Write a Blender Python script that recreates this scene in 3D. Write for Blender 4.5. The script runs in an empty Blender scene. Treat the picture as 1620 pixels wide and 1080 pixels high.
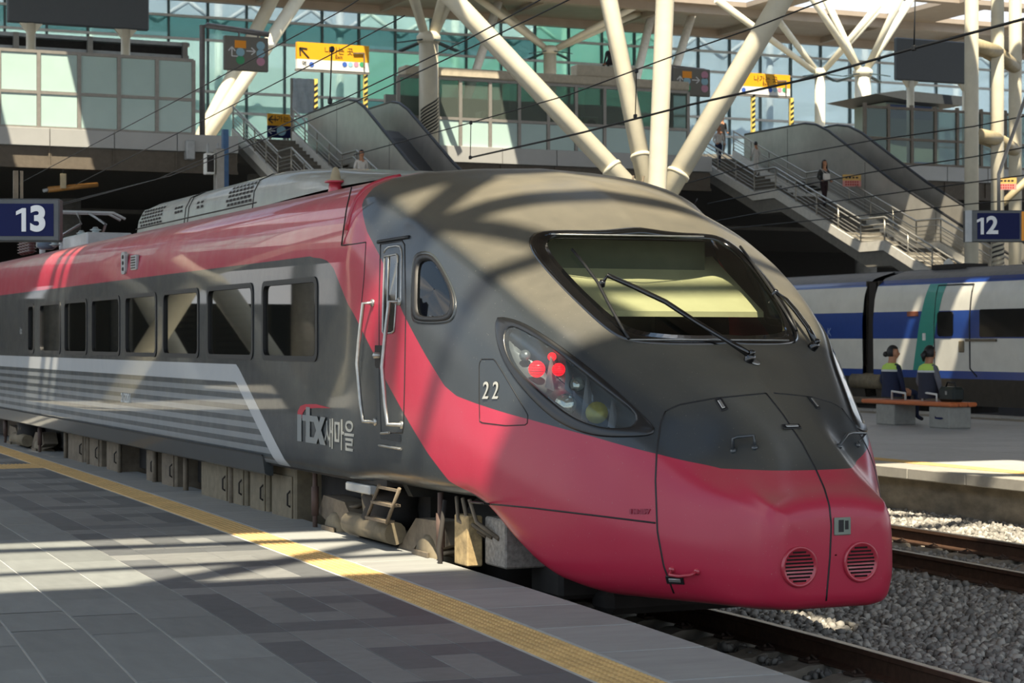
import bpy, bmesh, math, random
import numpy as np
from mathutils import Vector, Matrix
from mathutils.bvhtree import BVHTree

R = random.Random(7)
SC = bpy.context.scene
COL = SC.collection

# ------------------------------------------------------------------ camera
CAM_Z = 2.1
TH = math.radians(23.8)
C_, S_ = math.cos(TH), math.sin(TH)
F, UC, VC = 3150.0, 810.0, 540.0
UVP = UC - F * math.tan(TH)
cam_d = bpy.data.cameras.new('camera')
cam_d.lens = 70; cam_d.sensor_width = 36; cam_d.clip_end = 600; cam_d.clip_start = 0.1
cam_d.dof.use_dof = True; cam_d.dof.focus_distance = 13.0; cam_d.dof.aperture_fstop = 7.1
cam = bpy.data.objects.new('camera', cam_d); COL.objects.link(cam)
cam.location = (0, 0, CAM_Z); cam.rotation_euler = (math.pi / 2, 0, -TH)
SC.camera = cam

# ------------------------------------------------------------------ sky, sun, exposure
SC.view_settings.view_transform = 'Standard'
SC.view_settings.look = 'None'
SC.view_settings.exposure = 0.2
SC.view_settings.gamma = 1.0
SC.view_settings.use_curve_mapping = False
SUN_DIR = Vector((0.24, 0.52, -1.0)).normalized()

w = bpy.data.worlds.new('sky'); SC.world = w; w.use_nodes = True
nt = w.node_tree; nt.nodes.clear()
def nd(t, ty, **kw):
    n = t.nodes.new(ty)
    for k, v in kw.items():
        if k == 'op': n.operation = v
        elif k == 'inp':
            for i, x in v.items(): n.inputs[i].default_value = x
        else: setattr(n, k, v)
    return n
tc = nd(nt, 'ShaderNodeTexCoord')
sep = nd(nt, 'ShaderNodeSeparateXYZ'); nt.links.new(tc.outputs['Generated'], sep.inputs[0])
ramp = nd(nt, 'ShaderNodeValToRGB'); nt.links.new(sep.outputs['Z'], ramp.inputs[0])
el = ramp.color_ramp.elements
el[0].position = 0.0; el[0].color = (0.78, 0.86, 0.93, 1)
el[1].position = 1.0; el[1].color = (0.22, 0.42, 0.75, 1)
e = ramp.color_ramp.elements.new(0.25); e.color = (0.5, 0.68, 0.9, 1)
mp = nd(nt, 'ShaderNodeMapping'); mp.inputs['Scale'].default_value = (1, 1, 2.6)
nt.links.new(tc.outputs['Generated'], mp.inputs[0])
no = nd(nt, 'ShaderNodeTexNoise', inp={'Scale': 3.2, 'Detail': 8, 'Roughness': 0.55})
nt.links.new(mp.outputs[0], no.inputs['Vector'])
cr = nd(nt, 'ShaderNodeValToRGB'); nt.links.new(no.outputs['Fac'], cr.inputs[0])
cr.color_ramp.elements[0].position = 0.47; cr.color_ramp.elements[1].position = 0.62
mx = nd(nt, 'ShaderNodeMixRGB'); nt.links.new(cr.outputs[0], mx.inputs[0]); nt.links.new(ramp.outputs[0], mx.inputs[1])
mx.inputs[2].default_value = (1.25, 1.22, 1.18, 1)
bg = nd(nt, 'ShaderNodeBackground', inp={'Strength': 1.25}); nt.links.new(mx.outputs[0], bg.inputs['Color'])
wo = nd(nt, 'ShaderNodeOutputWorld'); nt.links.new(bg.outputs[0], wo.inputs[0])

sd = bpy.data.lights.new('sun', 'SUN'); sd.energy = 11.0; sd.angle = 0.0093; sd.color = (1.0, 0.88, 0.68)
sun = bpy.data.objects.new('sun', sd); COL.objects.link(sun); sun.location = (-20, -40, 80)
sun.rotation_euler = SUN_DIR.to_track_quat('-Z', 'Y').to_euler()

# ------------------------------------------------------------------ pixel <-> place helpers
def W(u, v, D):
    xc = (u - UC) / F * D
    return Vector((xc * C_ + D * S_, D * C_ - xc * S_, CAM_Z + (VC - v) / F * D))
def onX(u, v, X): return W(u, v, F * X / (C_ * (u - UVP)))
def onY(u, v, Y): return W(u, v, Y / (C_ - (u - UC) / F * S_))
def onZ(u, v, z): return W(u, v, F * (CAM_Z - z) / (v - VC))
def px(p):
    xc = p[0] * C_ - p[1] * S_; D = p[0] * S_ + p[1] * C_
    return UC + F * xc / D, VC + F * (CAM_Z - p[2]) / D

# ------------------------------------------------------------------ materials
def lin(h):
    h = h.lstrip('#'); o = []
    for i in (0, 2, 4):
        c = int(h[i:i + 2], 16) / 255
        o.append(c / 12.92 if c <= 0.04045 else ((c + 0.055) / 1.055) ** 2.4)
    return (*o, 1)
MATS = {}
def mat(name, col, rough=0.6, metal=0.0, coat=0.0, var=0.12, scale=6.0, bump=0.0, bscale=40, rnd=0.0, emit=None, estr=0, stretch=(1, 1, 1), spec=0.5):
    if name in MATS: return MATS[name]
    m = bpy.data.materials.new(name); m.use_nodes = True; t = m.node_tree
    b = t.nodes['Principled BSDF']
    b.inputs['Roughness'].default_value = rough; b.inputs['Metallic'].default_value = metal
    b.inputs['Coat Weight'].default_value = coat; b.inputs['Coat Roughness'].default_value = 0.06
    b.inputs['Specular IOR Level'].default_value = spec
    c = lin(col) if isinstance(col, str) else (*col, 1)
    g = nd(t, 'ShaderNodeNewGeometry')
    mp = nd(t, 'ShaderNodeMapping'); mp.inputs['Scale'].default_value = stretch
    t.links.new(g.outputs['Position'], mp.inputs[0])
    n = nd(t, 'ShaderNodeTexNoise', inp={'Scale': scale, 'Detail': 6, 'Roughness': 0.6}); t.links.new(mp.outputs[0], n.inputs['Vector'])
    mr = nd(t, 'ShaderNodeMapRange', inp={1: 0.3, 2: 0.7, 3: 1 - var, 4: 1 + var}); t.links.new(n.outputs['Fac'], mr.inputs[0])
    last = mr.outputs[0]
    if rnd:
        oi = nd(t, 'ShaderNodeObjectInfo')
        r2 = nd(t, 'ShaderNodeMapRange', inp={1: 0, 2: 1, 3: 1 - rnd, 4: 1 + rnd}); t.links.new(oi.outputs['Random'], r2.inputs[0])
        mu = nd(t, 'ShaderNodeMath', op='MULTIPLY'); t.links.new(last, mu.inputs[0]); t.links.new(r2.outputs[0], mu.inputs[1]); last = mu.outputs[0]
    vm = nd(t, 'ShaderNodeVectorMath', op='SCALE'); vm.inputs[0].default_value = c[:3]; t.links.new(last, vm.inputs['Scale'])
    t.links.new(vm.outputs[0], b.inputs['Base Color'])
    if bump:
        n2 = nd(t, 'ShaderNodeTexNoise', inp={'Scale': bscale, 'Detail': 5}); t.links.new(g.outputs['Position'], n2.inputs['Vector'])
        bp = nd(t, 'ShaderNodeBump', inp={'Strength': bump, 'Distance': 0.01}); t.links.new(n2.outputs['Fac'], bp.inputs['Height'])
        t.links.new(bp.outputs[0], b.inputs['Normal'])
    if emit:
        b.inputs['Emission Color'].default_value = lin(emit); b.inputs['Emission Strength'].default_value = estr
    MATS[name] = m; return m
def glass(name, tint, refl_rough=0.02, trans=0.6, base='#0a0c0d', brough=0.1, ior=1.5):
    """thin pane: fresnel gloss over a mix of see-through tint and a solid body colour"""
    if name in MATS: return MATS[name]
    m = bpy.data.materials.new(name); m.use_nodes = True; t = m.node_tree; t.nodes.clear()
    o = nd(t, 'ShaderNodeOutputMaterial')
    tr = nd(t, 'ShaderNodeBsdfTransparent'); tr.inputs[0].default_value = lin(tint)
    df = nd(t, 'ShaderNodeBsdfDiffuse'); df.inputs[0].default_value = lin(base)
    m1 = nd(t, 'ShaderNodeMixShader'); m1.inputs[0].default_value = trans
    t.links.new(df.outputs[0], m1.inputs[1]); t.links.new(tr.outputs[0], m1.inputs[2])
    gl = nd(t, 'ShaderNodeBsdfGlossy', inp={'Roughness': refl_rough})
    lw = nd(t, 'ShaderNodeLayerWeight', inp={'Blend': 0.5})
    pw = nd(t, 'ShaderNodeMath', op='POWER', inp={1: 5.0}); t.links.new(lw.outputs['Facing'], pw.inputs[0])
    r0 = ((ior - 1)/(ior + 1))**2
    fr = nd(t, 'ShaderNodeMath', op='MULTIPLY_ADD', inp={1: 1 - r0, 2: r0}); t.links.new(pw.outputs[0], fr.inputs[0])
    m2 = nd(t, 'ShaderNodeMixShader'); t.links.new(fr.outputs[0], m2.inputs[0])
    t.links.new(m1.outputs[0], m2.inputs[1]); t.links.new(gl.outputs[0], m2.inputs[2]); t.links.new(m2.outputs[0], o.inputs[0])
    MATS[name] = m; return m

# ------------------------------------------------------------------ mesh building
class MB:
    def __init__(s): s.v = []; s.f = []; s.m = []; s.smooth = []
    def add(s, vs, fs, mi=0, sm=False):
        o = len(s.v); s.v += [tuple(x) for x in vs]; s.f += [tuple(i + o for i in f) for f in fs]
        s.m += [mi] * len(fs); s.smooth += [sm] * len(fs); return s
    def box(s, a, b, mi=0):
        x0, y0, z0 = a; x1, y1, z1 = b
        if x0 > x1: x0, x1 = x1, x0
        if y0 > y1: y0, y1 = y1, y0
        if z0 > z1: z0, z1 = z1, z0
        return s.add([(x0,y0,z0),(x1,y0,z0),(x1,y1,z0),(x0,y1,z0),(x0,y0,z1),(x1,y0,z1),(x1,y1,z1),(x0,y1,z1)],
                     [(0,3,2,1),(4,5,6,7),(0,1,5,4),(1,2,6,5),(2,3,7,6),(3,0,4,7)], mi)
    def cbox(s, a, b, c=0.02, mi=0):
        """box with chamfered edges"""
        bm = bmesh.new(); bmesh.ops.create_cube(bm, size=1)
        ce = [(a[i] + b[i]) / 2 for i in range(3)]; sz = [abs(b[i] - a[i]) for i in range(3)]
        for v in bm.verts: v.co = Vector([ce[i] + v.co[i] * sz[i] for i in range(3)])
        bmesh.ops.bevel(bm, geom=bm.edges[:], offset=min(c, min(sz) * .45), segments=1, affect='EDGES')
        return s.bm(bm, mi)
    def bm(s, bm, mi=0, sm=False):
        bm.verts.ensure_lookup_table(); bm.verts.index_update()
        s.add([v.co for v in bm.verts], [[v.index for v in f.verts] for f in bm.faces], mi, sm); bm.free(); return s
    def bar(s, p, q, w, h=None, mi=0, up=(0, 0, 1)):
        """rectangular bar from p to q, w across and h along up"""
        p, q = Vector(p), Vector(q); h = h or w; d = (q - p).normalized(); up = Vector(up)
        if abs(d.dot(up)) > 0.98: up = Vector((0, 1, 0)) if abs(d.y) < .9 else Vector((1, 0, 0))
        x = d.cross(up).normalized() * w / 2; y = x.cross(d).normalized() * h / 2
        vs = [p - x - y, p + x - y, p + x + y, p - x + y, q - x - y, q + x - y, q + x + y, q - x + y]
        return s.add(vs, [(0,1,2,3),(7,6,5,4),(0,4,5,1),(1,5,6,2),(2,6,7,3),(3,7,4,0)], mi)
    def tube(s, pts, r, n=10, mi=0, caps=True, sm=True):
        pts = [Vector(p) for p in pts]; k = len(pts); rs = r if isinstance(r, (list, tuple)) else [r] * k
        ref = None; vs = []
        for i, p in enumerate(pts):
            d = (pts[min(i + 1, k - 1)] - pts[max(i - 1, 0)])
            d = d.normalized() if d.length > 1e-9 else Vector((0, 0, 1))
            if ref is None: ref = Vector((0, 0, 1)) if abs(d.z) < .9 else Vector((1, 0, 0))
            x = (ref - d * ref.dot(d)).normalized(); ref = x; y = d.cross(x)
            for j in range(n):
                a = 2 * math.pi * j / n; vs.append(p + (x * math.cos(a) + y * math.sin(a)) * rs[i])
        fs = [(i*n+j, i*n+(j+1)%n, (i+1)*n+(j+1)%n, (i+1)*n+j) for i in range(k-1) for j in range(n)]
        s.add(vs, fs, mi, sm)
        if caps:
            o = len(s.v) - len(vs)
            s.f += [tuple(o + j for j in range(n))[::-1], tuple(o + (k-1)*n + j for j in range(n))]; s.m += [mi]*2; s.smooth += [False]*2
        return s
    def prism(s, poly, axis, a, b, mi=0):
        """polygon (2D) extruded along axis 0/1/2 from a to b; the 2D coordinates are the other axes in order"""
        def P(p, t):
            o = list(p); o.insert(axis, t); return o
        n = len(poly); vs = [P(p, a) for p in poly] + [P(p, b) for p in poly]
        fs = [tuple(range(n))[::-1], tuple(range(n, 2*n))] + [(i, (i+1)%n, n+(i+1)%n, n+i) for i in range(n)]
        s.add(vs, fs, mi)
        return s
    def lathe(s, prof, c=(0,0,0), n=16, axis='Z', mi=0, sm=True):
        vs = []
        for r, z in prof:
            for j in range(n):
                a = 2*math.pi*j/n; p = (r*math.cos(a), r*math.sin(a), z)
                if axis == 'X': p = (z, p[0], p[1])
                if axis == 'Y': p = (p[0], z, p[1])
                vs.append((c[0]+p[0], c[1]+p[1], c[2]+p[2]))
        k = len(prof)
        s.add(vs, [(i*n+j, i*n+(j+1)%n, (i+1)*n+(j+1)%n, (i+1)*n+j) for i in range(k-1) for j in range(n)], mi, sm)
        o = len(s.v) - len(vs)
        s.f += [tuple(o+j for j in range(n))[::-1], tuple(o+(k-1)*n+j for j in range(n))]; s.m += [mi]*2; s.smooth += [False]*2
        return s
    def grid(s, P, mi=0, sm=True, closed=False):
        r, c = len(P), len(P[0]); vs = [p for row in P for p in row]
        fs = [(i*c+j, i*c+(j+1)%c, (i+1)*c+(j+1)%c, (i+1)*c+j) for i in range(r-1) for j in range(c if closed else c-1)]
        return s.add(vs, fs, mi, sm)
    def mesh(s, name, mats, fix=True):
        me = bpy.data.meshes.new(name); me.from_pydata(s.v, [], s.f)
        for m in (mats if isinstance(mats, (list, tuple)) else [mats]): me.materials.append(m)
        me.polygons.foreach_set('material_index', s.m); me.polygons.foreach_set('use_smooth', s.smooth)
        if fix:
            bm = bmesh.new(); bm.from_mesh(me); bmesh.ops.recalc_face_normals(bm, faces=bm.faces[:]); bm.to_mesh(me); bm.free()
        me.update(); return me
    def build(s, name, mats, parent=None, fix=True):
        return link(name, s.mesh(name, mats, fix), parent)
def link(name, me, parent=None):
    o = bpy.data.objects.new(name, me); COL.objects.link(o)
    if parent is not None: adopt(o, parent)
    return o
def wpos(o):
    l = o.location.copy()
    if o.parent: l = wpos(o.parent) + l + o.matrix_parent_inverse.translation
    return l
def adopt(o, parent):
    o.parent = parent; o.matrix_parent_inverse = Matrix.Translation(-wpos(parent))
def tag(o, label=None, cat=None, group=None, kind=None):
    if label: o['label'] = label
    if cat: o['category'] = cat
    if group: o['group'] = group
    if kind: o['kind'] = kind
    return o
def thing(name, loc, label, cat, group=None, kind=None):
    o = bpy.data.objects.new(name, None); COL.objects.link(o); o.location = loc; o.empty_display_size = .2
    return tag(o, label, cat, group, kind)
def copy_tree(o, parent=None, delta=None):
    c = o.copy(); COL.objects.link(c)
    if parent is not None: c.parent = parent
    if delta is not None: c.location = c.location + Vector(delta)
    for ch in list(o.children): copy_tree(ch, c)
    return c
def text_mesh(s, size, depth=0.002, bold=0.0, align='CENTER'):
    cu = bpy.data.curves.new('t', 'FONT'); cu.body = s; cu.size = size; cu.extrude = depth; cu.offset = bold
    cu.align_x = align; cu.align_y = 'CENTER'
    o = bpy.data.objects.new('t', cu); COL.objects.link(o)
    dg = bpy.context.evaluated_depsgraph_get(); me = bpy.data.meshes.new_from_object(o.evaluated_get(dg))
    bpy.data.objects.remove(o); return me
def text(s, size, M, m, parent=None, name='lettering', depth=0.002, bold=0.0, sx=1.0, align='CENTER'):
    me = text_mesh(s, size, depth, bold, align); me.transform(M @ Matrix.Diagonal((sx, 1, 1, 1)))
    me.materials.clear(); me.materials.append(m); return link(name, me, parent)
def frame_M(o, x, y):
    """matrix with local x,y axes and z = x cross y at o"""
    x = Vector(x).normalized(); y = Vector(y); y = (y - x * y.dot(x)).normalized(); z = x.cross(y)
    return Matrix(((x.x,y.x,z.x,o[0]),(x.y,y.y,z.y,o[1]),(x.z,y.z,z.z,o[2]),(0,0,0,1)))
FACE_CAM = ((1, 0, 0), (0, 0, 1))        # a plane facing -Y
def pchip(xs, ys):
    xs = np.array(xs, float); ys = np.array(ys, float); h = np.diff(xs); d = np.diff(ys) / h
    m = np.zeros(len(xs)); m[0], m[-1] = d[0], d[-1]
    for i in range(1, len(xs) - 1):
        if d[i-1] * d[i] > 0:
            w1 = 2*h[i] + h[i-1]; w2 = h[i] + 2*h[i-1]; m[i] = (w1 + w2) / (w1/d[i-1] + w2/d[i])
    def f(x):
        x = min(max(x, xs[0]), xs[-1]); i = min(max(int(np.searchsorted(xs, x)) - 1, 0), len(h) - 1)
        t = (x - xs[i]) / h[i]
        return float(ys[i]*(1+2*t)*(1-t)**2 + h[i]*m[i]*t*(1-t)**2 + ys[i+1]*t*t*(3-2*t) + h[i]*m[i+1]*t*t*(t-1))
    return f
def rrect(x0, x1, y0, y1, r, n=4):
    o = []
    for cx, cy, a0 in ((x1-r, y1-r, 0), (x0+r, y1-r, 90), (x0+r, y0+r, 180), (x1-r, y0+r, 270)):
        for k in range(n + 1):
            a = math.radians(a0 + 90*k/n); o.append((cx + r*math.cos(a), cy + r*math.sin(a)))
    return o

# ------------------------------------------------------------------ palette
M_RED = mat('red_paint', '#ad3040', .35, coat=.5)
M_DARK = mat('charcoal_paint', '#353b3e', .35, coat=.5, var=.08)
M_LGREY = mat('light_grey_paint', '#a3a7a8', .4, coat=.3)
M_RUB = mat('black_rubber', '#111214', .5)
M_BLK = mat('black_gloss', '#0b0c0d', .15, coat=.5)
M_STEEL = mat('brushed_steel', '#a8a8a4', .35, .8, var=.15, scale=20)
M_ROOFU = mat('roof_unit_grey', '#8d8f87', .45, coat=.2, var=.15, scale=3)
M_UNDER = mat('underframe_dust', '#6d6252', .8, var=.3, scale=8)
M_UNDK = mat('underframe_dark', '#2a2724', .85, var=.3)
M_TAN = mat('tan_box', '#746a56', .75, var=.22, scale=9)
M_WHITE = mat('white_paint', '#d8d8d2', .5)
M_CREAM = mat('cream_column', '#cfc9b4', .5, var=.08, scale=2)
M_CONC = mat('concrete', '#8c8a84', .85, var=.2, scale=5, bump=.3)
M_RAIL = mat('rusty_rail', '#5b4334', .7, .2, var=.3, scale=15)
M_RAILTOP = mat('rail_top', '#8f8a84', .3, .9, var=.1)
M_ALU = mat('aluminium_frame', '#8f8c86', .45, .4, var=.1)
M_SOFFIT = mat('soffit_panel', '#96897a', .7, var=.08, scale=1.5)

# ================================================================== SETTING
# platform edge follows the slight curve of the line
edge = pchip([-8, 0, 5, 8, 12.1, 16.8, 21.6, 35.4, 66, 125], [3.3, 4.28, 4.78, 5.05, 5.33, 5.50, 5.62, 5.85, 6.3, 7.0])
def edge_rot(y): return -math.atan((edge(y + .2) - edge(y - .2)) / .4)
def at_edge(d, y, z):
    a = edge_rot(y); return Vector((edge(y) - d * math.cos(a), y + d * math.sin(-a), z))

M_SLAB = mat('grey_granite', '#767a79', .6, var=.1, scale=10, rnd=.14, bump=.08, bscale=90, stretch=(1, .25, 1))
M_SLABD = mat('dark_granite', '#595c5e', .6, var=.12, scale=10, rnd=.12, bump=.08, bscale=90)
M_SLABL = mat('pale_granite', '#747675', .6, var=.1, scale=10, rnd=.12, bump=.08, bscale=90)
M_COPE = mat('coping_granite', '#8f918f', .62, var=.1, scale=9, rnd=.08, bump=.08, bscale=90, stretch=(.3, 1, 1))
M_YEL = mat('yellow_tactile', '#c6a46a', .6, var=.14, scale=8, rnd=.08)
M_GROUT = mat('pale_grout', '#b5b5b0', .9)

def curved_slab(name, near, far, x_left, ztop, zbot, m, ys):
    mb = MB(); P = []
    for y in ys:
        e = near(y); l = far(y) if callable(far) else far
        P.append([(l, y, zbot), (l, y, ztop), (e, y, ztop), (e, y, zbot)])
    mb.grid(P, sm=False, closed=True)
    mb.f.append((0, 1, 2, 3)); mb.m.append(0); mb.smooth.append(False)
    k = len(mb.v); mb.f.append((k-1, k-2, k-3, k-4)); mb.m.append(0); mb.smooth.append(False)
    return mb.build(name, m)
YS = [-8 + 2*i for i in range(67)]
floor = tag(curved_slab('floor', lambda y: edge(y) - .05, -11.5, 0, .4955, -.45, M_GROUT, YS), 'grey paved station platform with a yellow tactile strip in front of the red train', 'platform', kind='structure')

def place(me, d, y, z, nm, par, dz=0, rot=None):
    o = bpy.data.objects.new(nm, me); COL.objects.link(o)
    o.location = at_edge(d, y, z + dz); o.rotation_euler = (0, 0, edge_rot(y) if rot is None else rot)
    o.parent = par; return o
def slab_mesh(nm, w_, l_, h, m, ch=.004):
    return MB().cbox((-w_/2, -l_/2, -h), (w_/2, l_/2, 0), ch).mesh(nm, m)
# coping stones
me = slab_mesh('coping_slab', .62, .892, .12, M_COPE, .008)
y = 6.0
while y < 44:
    place(me, .30, y, .50, 'coping_slab', floor); y += .9
# tactile tiles with raised studs
def tactile(nm, bars=False):
    mb = MB().cbox((-.148, -.148, -.035), (.148, .148, 0), .003)
    for i in range(6):
        for j in range(6):
            x = -.125 + .05*i; yy = -.125 + .05*j; r = .015
            mb.add([(x-r,yy-r,0),(x+r,yy-r,0),(x+r,yy+r,0),(x-r,yy+r,0),(x-r*.55,yy-r*.55,.006),(x+r*.55,yy-r*.55,.006),(x+r*.55,yy+r*.55,.006),(x-r*.55,yy+r*.55,.006)],
                   [(4,5,6,7),(0,1,5,4),(1,2,6,5),(2,3,7,6),(3,0,4,7)])
    return mb.mesh(nm, M_YEL, fix=False)
me_t = tactile('tactile_tile')
y = 6.2
while y < 42:
    place(me_t, .78, y, .501, 'tactile_tile', floor); y += .3
for i in range(3):
    for j in range(6):
        place(me_t, .78 + .3*(j+1), 25.6 + .3*i, .501, 'tactile_tile', floor)
# meander inlay: runs of dark and pale pavers
cw, cl = .245, .36
PAT = ['DDDDD', 'DLLLD', 'DLDLD', 'DLDDD', 'DLLLL', 'LLLLL']
meshes = {}
cells = []
y0 = 6.1; rows = int(27 / cl)
for r in range(rows):
    for c in range(5):
        cells.append((r, c, PAT[r % 6][4 - c]))
done = set(); pav = []
grid_ = {(r, c): t for r, c, t in cells}
for r in range(rows):
    for c in range(5):
        if (r, c) in done: continue
        t = grid_[(r, c)]; n = 1
        if r % 6 in (0, 5):
            while n < 2 and (r, c+n) in grid_ and grid_[(r, c+n)] == t: n += 1
            for k in range(n): done.add((r, c+k))
            pav.append((r, c, 1, n, t))
        else:
            while n < 2 and (r+n) % 6 not in (0, 5) and grid_.get((r+n, c)) == t and (r+n, c) not in done: n += 1
            for k in range(n): done.add((r+k, c))
            pav.append((r, c, n, 1, t))
bulk = {'D': MB(), 'L': MB()}
cnt = 0
for r, c, nr, nc, t in pav:
    yy = y0 + (r + nr/2)*cl; d = .955 + (c + nc/2)*cw
    if yy > 31: continue
    key = (nr, nc, t)
    if key not in meshes: meshes[key] = slab_mesh('inlay_paver', cw*nc - .005, cl*nr - .005, .035, M_SLABD if t == 'D' else M_SLABL, .002)
    if cnt < 290:
        place(meshes[key], d, yy, .5, 'inlay_paver', floor); cnt += 1
    else:
        o = at_edge(d, yy, .5); bulk[t].box((o.x - cw*nc/2 + .003, o.y - cl*nr/2 + .003, .465), (o.x + cw*nc/2 - .003, o.y + cl*nr/2 - .003, .5))
for t, mm in (('D', M_SLABD), ('L', M_SLABL)):
    if bulk[t].v: tag(bulk[t].build('far_inlay_pavers', mm, floor), kind='stuff')
# plain slabs in staggered rows beyond the inlay
me_s = slab_mesh('paving_slab', .39, .79, .035, M_SLAB, .002)
d = .955 + 5*cw + .2; row = 0; cnt = 0
while d < 7.6:
    y = 6.0 + (.27*row % .8)
    while y < 42:
        x = edge(y) - d
        if x > y * math.tan(math.radians(9.38)) - 2.2 and 7.2 < y < 32 and cnt < 300:
            place(me_s, d, y, .5, 'paving_slab', floor); cnt += 1
        y += .8
    d += .4; row += 1

# ground, platforms beyond, platform walls
M_BED = mat('dark_ballast_bed', '#4a4743', .95, var=.35, scale=25, bump=.8, bscale=30)
tag(MB().box((-60, -20, -.6), (110, 140, -.32)).build('ground', M_BED), kind='structure')
M_PAVE2 = mat('far_platform_paving', '#77787a', .6, var=.1, scale=2, bump=.1)
far_p = tag(MB().cbox((14.95, -6, -.3), (27.1, 125, .46), .02).build('platform_beyond', mat('platform_wall_concrete', '#837b6c', .9, var=.35, scale=3, bump=.4, stretch=(1, 1, 2))), 'grey platform with a wooden bench across the second track', 'platform', kind='structure')
me_c2 = slab_mesh('coping_slab', .6, 1.19, .14, mat('pale_coping', '#9a978f', .65, var=.1, rnd=.08), .01)
for i in range(32):
    o = link('coping_slab', me_c2, far_p); o.location = (15.02, 12 + 1.2*i, .5)
me_c3 = slab_mesh('back_coping_slab', .5, 1.19, .14, MATS['pale_coping'], .01)
for i in range(30):
    o = link('back_coping_slab', me_c3, far_p); o.location = (26.9, 22 + 1.2*i, .5)
for i in range(64):
    o = link('tactile_tile', me_t, far_p); o.location = (15.52, 14 + .3*i, .5)
me_p2 = slab_mesh('paving_slab', 1.19, 1.19, .05, mat('mid_granite', '#a0a2a2', .5, var=.1, rnd=.08), .004)
for i in range(8):
    for j in range(20):
        o = link('paving_slab', me_p2, far_p); o.location = (16.3 + 1.2*i, 17 + 1.2*j, .498)
o = tag(MB().box((15.7, -6, .4), (26.7, 16.4, .495)).box((15.7, 40.4, .4), (26.7, 125, .495)).build('paving_beyond', MATS['mid_granite'], far_p))
tag(MB().cbox((34.3, -6, -.3), (46, 125, .5), .02).build('platform_outer', MATS['far_platform_paving']), kind='structure')

# tracks
cx1 = pchip([-8, 0, 10, 13, 18, 40, 120], [4.9, 6.0, 6.87, 7.0, 6.88, 6.8, 6.8])
cx2 = pchip([-8, 0, 10, 14.5, 17, 21, 40, 120], [10.9, 11.6, 12.15, 12.3, 12.42, 12.48, 12.5, 12.5])
RP = [(-.07, -.172), (.07, -.172), (.07, -.158), (.012, -.14), (.012, -.045), (.035, -.035), (.035, -.003), (.03, 0), (-.03, 0), (-.035, -.003), (-.035, -.035), (-.012, -.045), (-.012, -.14), (-.07, -.158)]
def track(nm, cx, ys, label, slp):
    ym = ys[0]
    t = thing(nm, (cx(ym), ym, -.4), label, 'railway track', kind='structure')
    for s in (-1, 1):
        mb = MB(); P = [[(cx(y) + s*.7525 + a, y, b) for a, b in RP] for y in ys]
        mb.grid(P, sm=False, closed=True)
        n = len(RP)
        for i in range(len(mb.f)):
            if i % n in (6, 7, 8): mb.m[i] = 1
        mb.build('rail', [M_RAIL, M_RAILTOP], t)
    ms = MB().prism([(-1.3, -.36), (1.3, -.36), (1.25, -.19), (.95, -.168), (.55, -.172), (.45, -.2), (-.45, -.2), (-.55, -.172), (-.95, -.168), (-1.25, -.19)], 1, -.13, .13).mesh('sleeper', mat('sleeper_concrete', '#8b8376', .9, var=.25, bump=.3))
    mc = MB().cbox((-.055, -.07, 0), (.055, .07, .02), .005).tube([(-.03, -.05, .02), (-.02, 0, .045), (-.03, .05, .02)], .009, 6).tube([(.03, -.04, .01), (.03, .04, .035)], .012, 6).mesh('rail_clip', mat('clip_iron', '#4a3a30', .8))
    y = slp[0]
    while y < slp[1]:
        o = link('sleeper', ms, t); o.location = Vector((cx(y), y, 0)) - t.location
        if y < 34:
            for s in (-1, 1):
                for q in (-1, 1):
                    c = link('rail_clip', mc, t); c.location = Vector((cx(y) + s*.7525 + q*.11, y, -.17)) - t.location
                    c.rotation_euler = (0, 0, 0 if q > 0 else math.pi)
        y += .62
    return t
# rails and clips are parented with an identity inverse so that local positions count from the track's base
def fix_inverse(t):
    for o in t.children:
        if o.name.split('.')[0] in ('sleeper', 'rail_clip'): o.matrix_parent_inverse = Matrix.Identity(4)
yr = [-8 + 1.0*i for i in range(40)] + [32 + 6*i for i in range(16)]
for nm, cx, lab, slp in (('railway_track', cx1, 'shadowed railway track running under the red train', (4, 16)), ('railway_track', cx2, 'sunlit empty railway track between the train and the far platform', (12, 30))):
    fix_inverse(track(nm, cx, yr, lab, slp))

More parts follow.
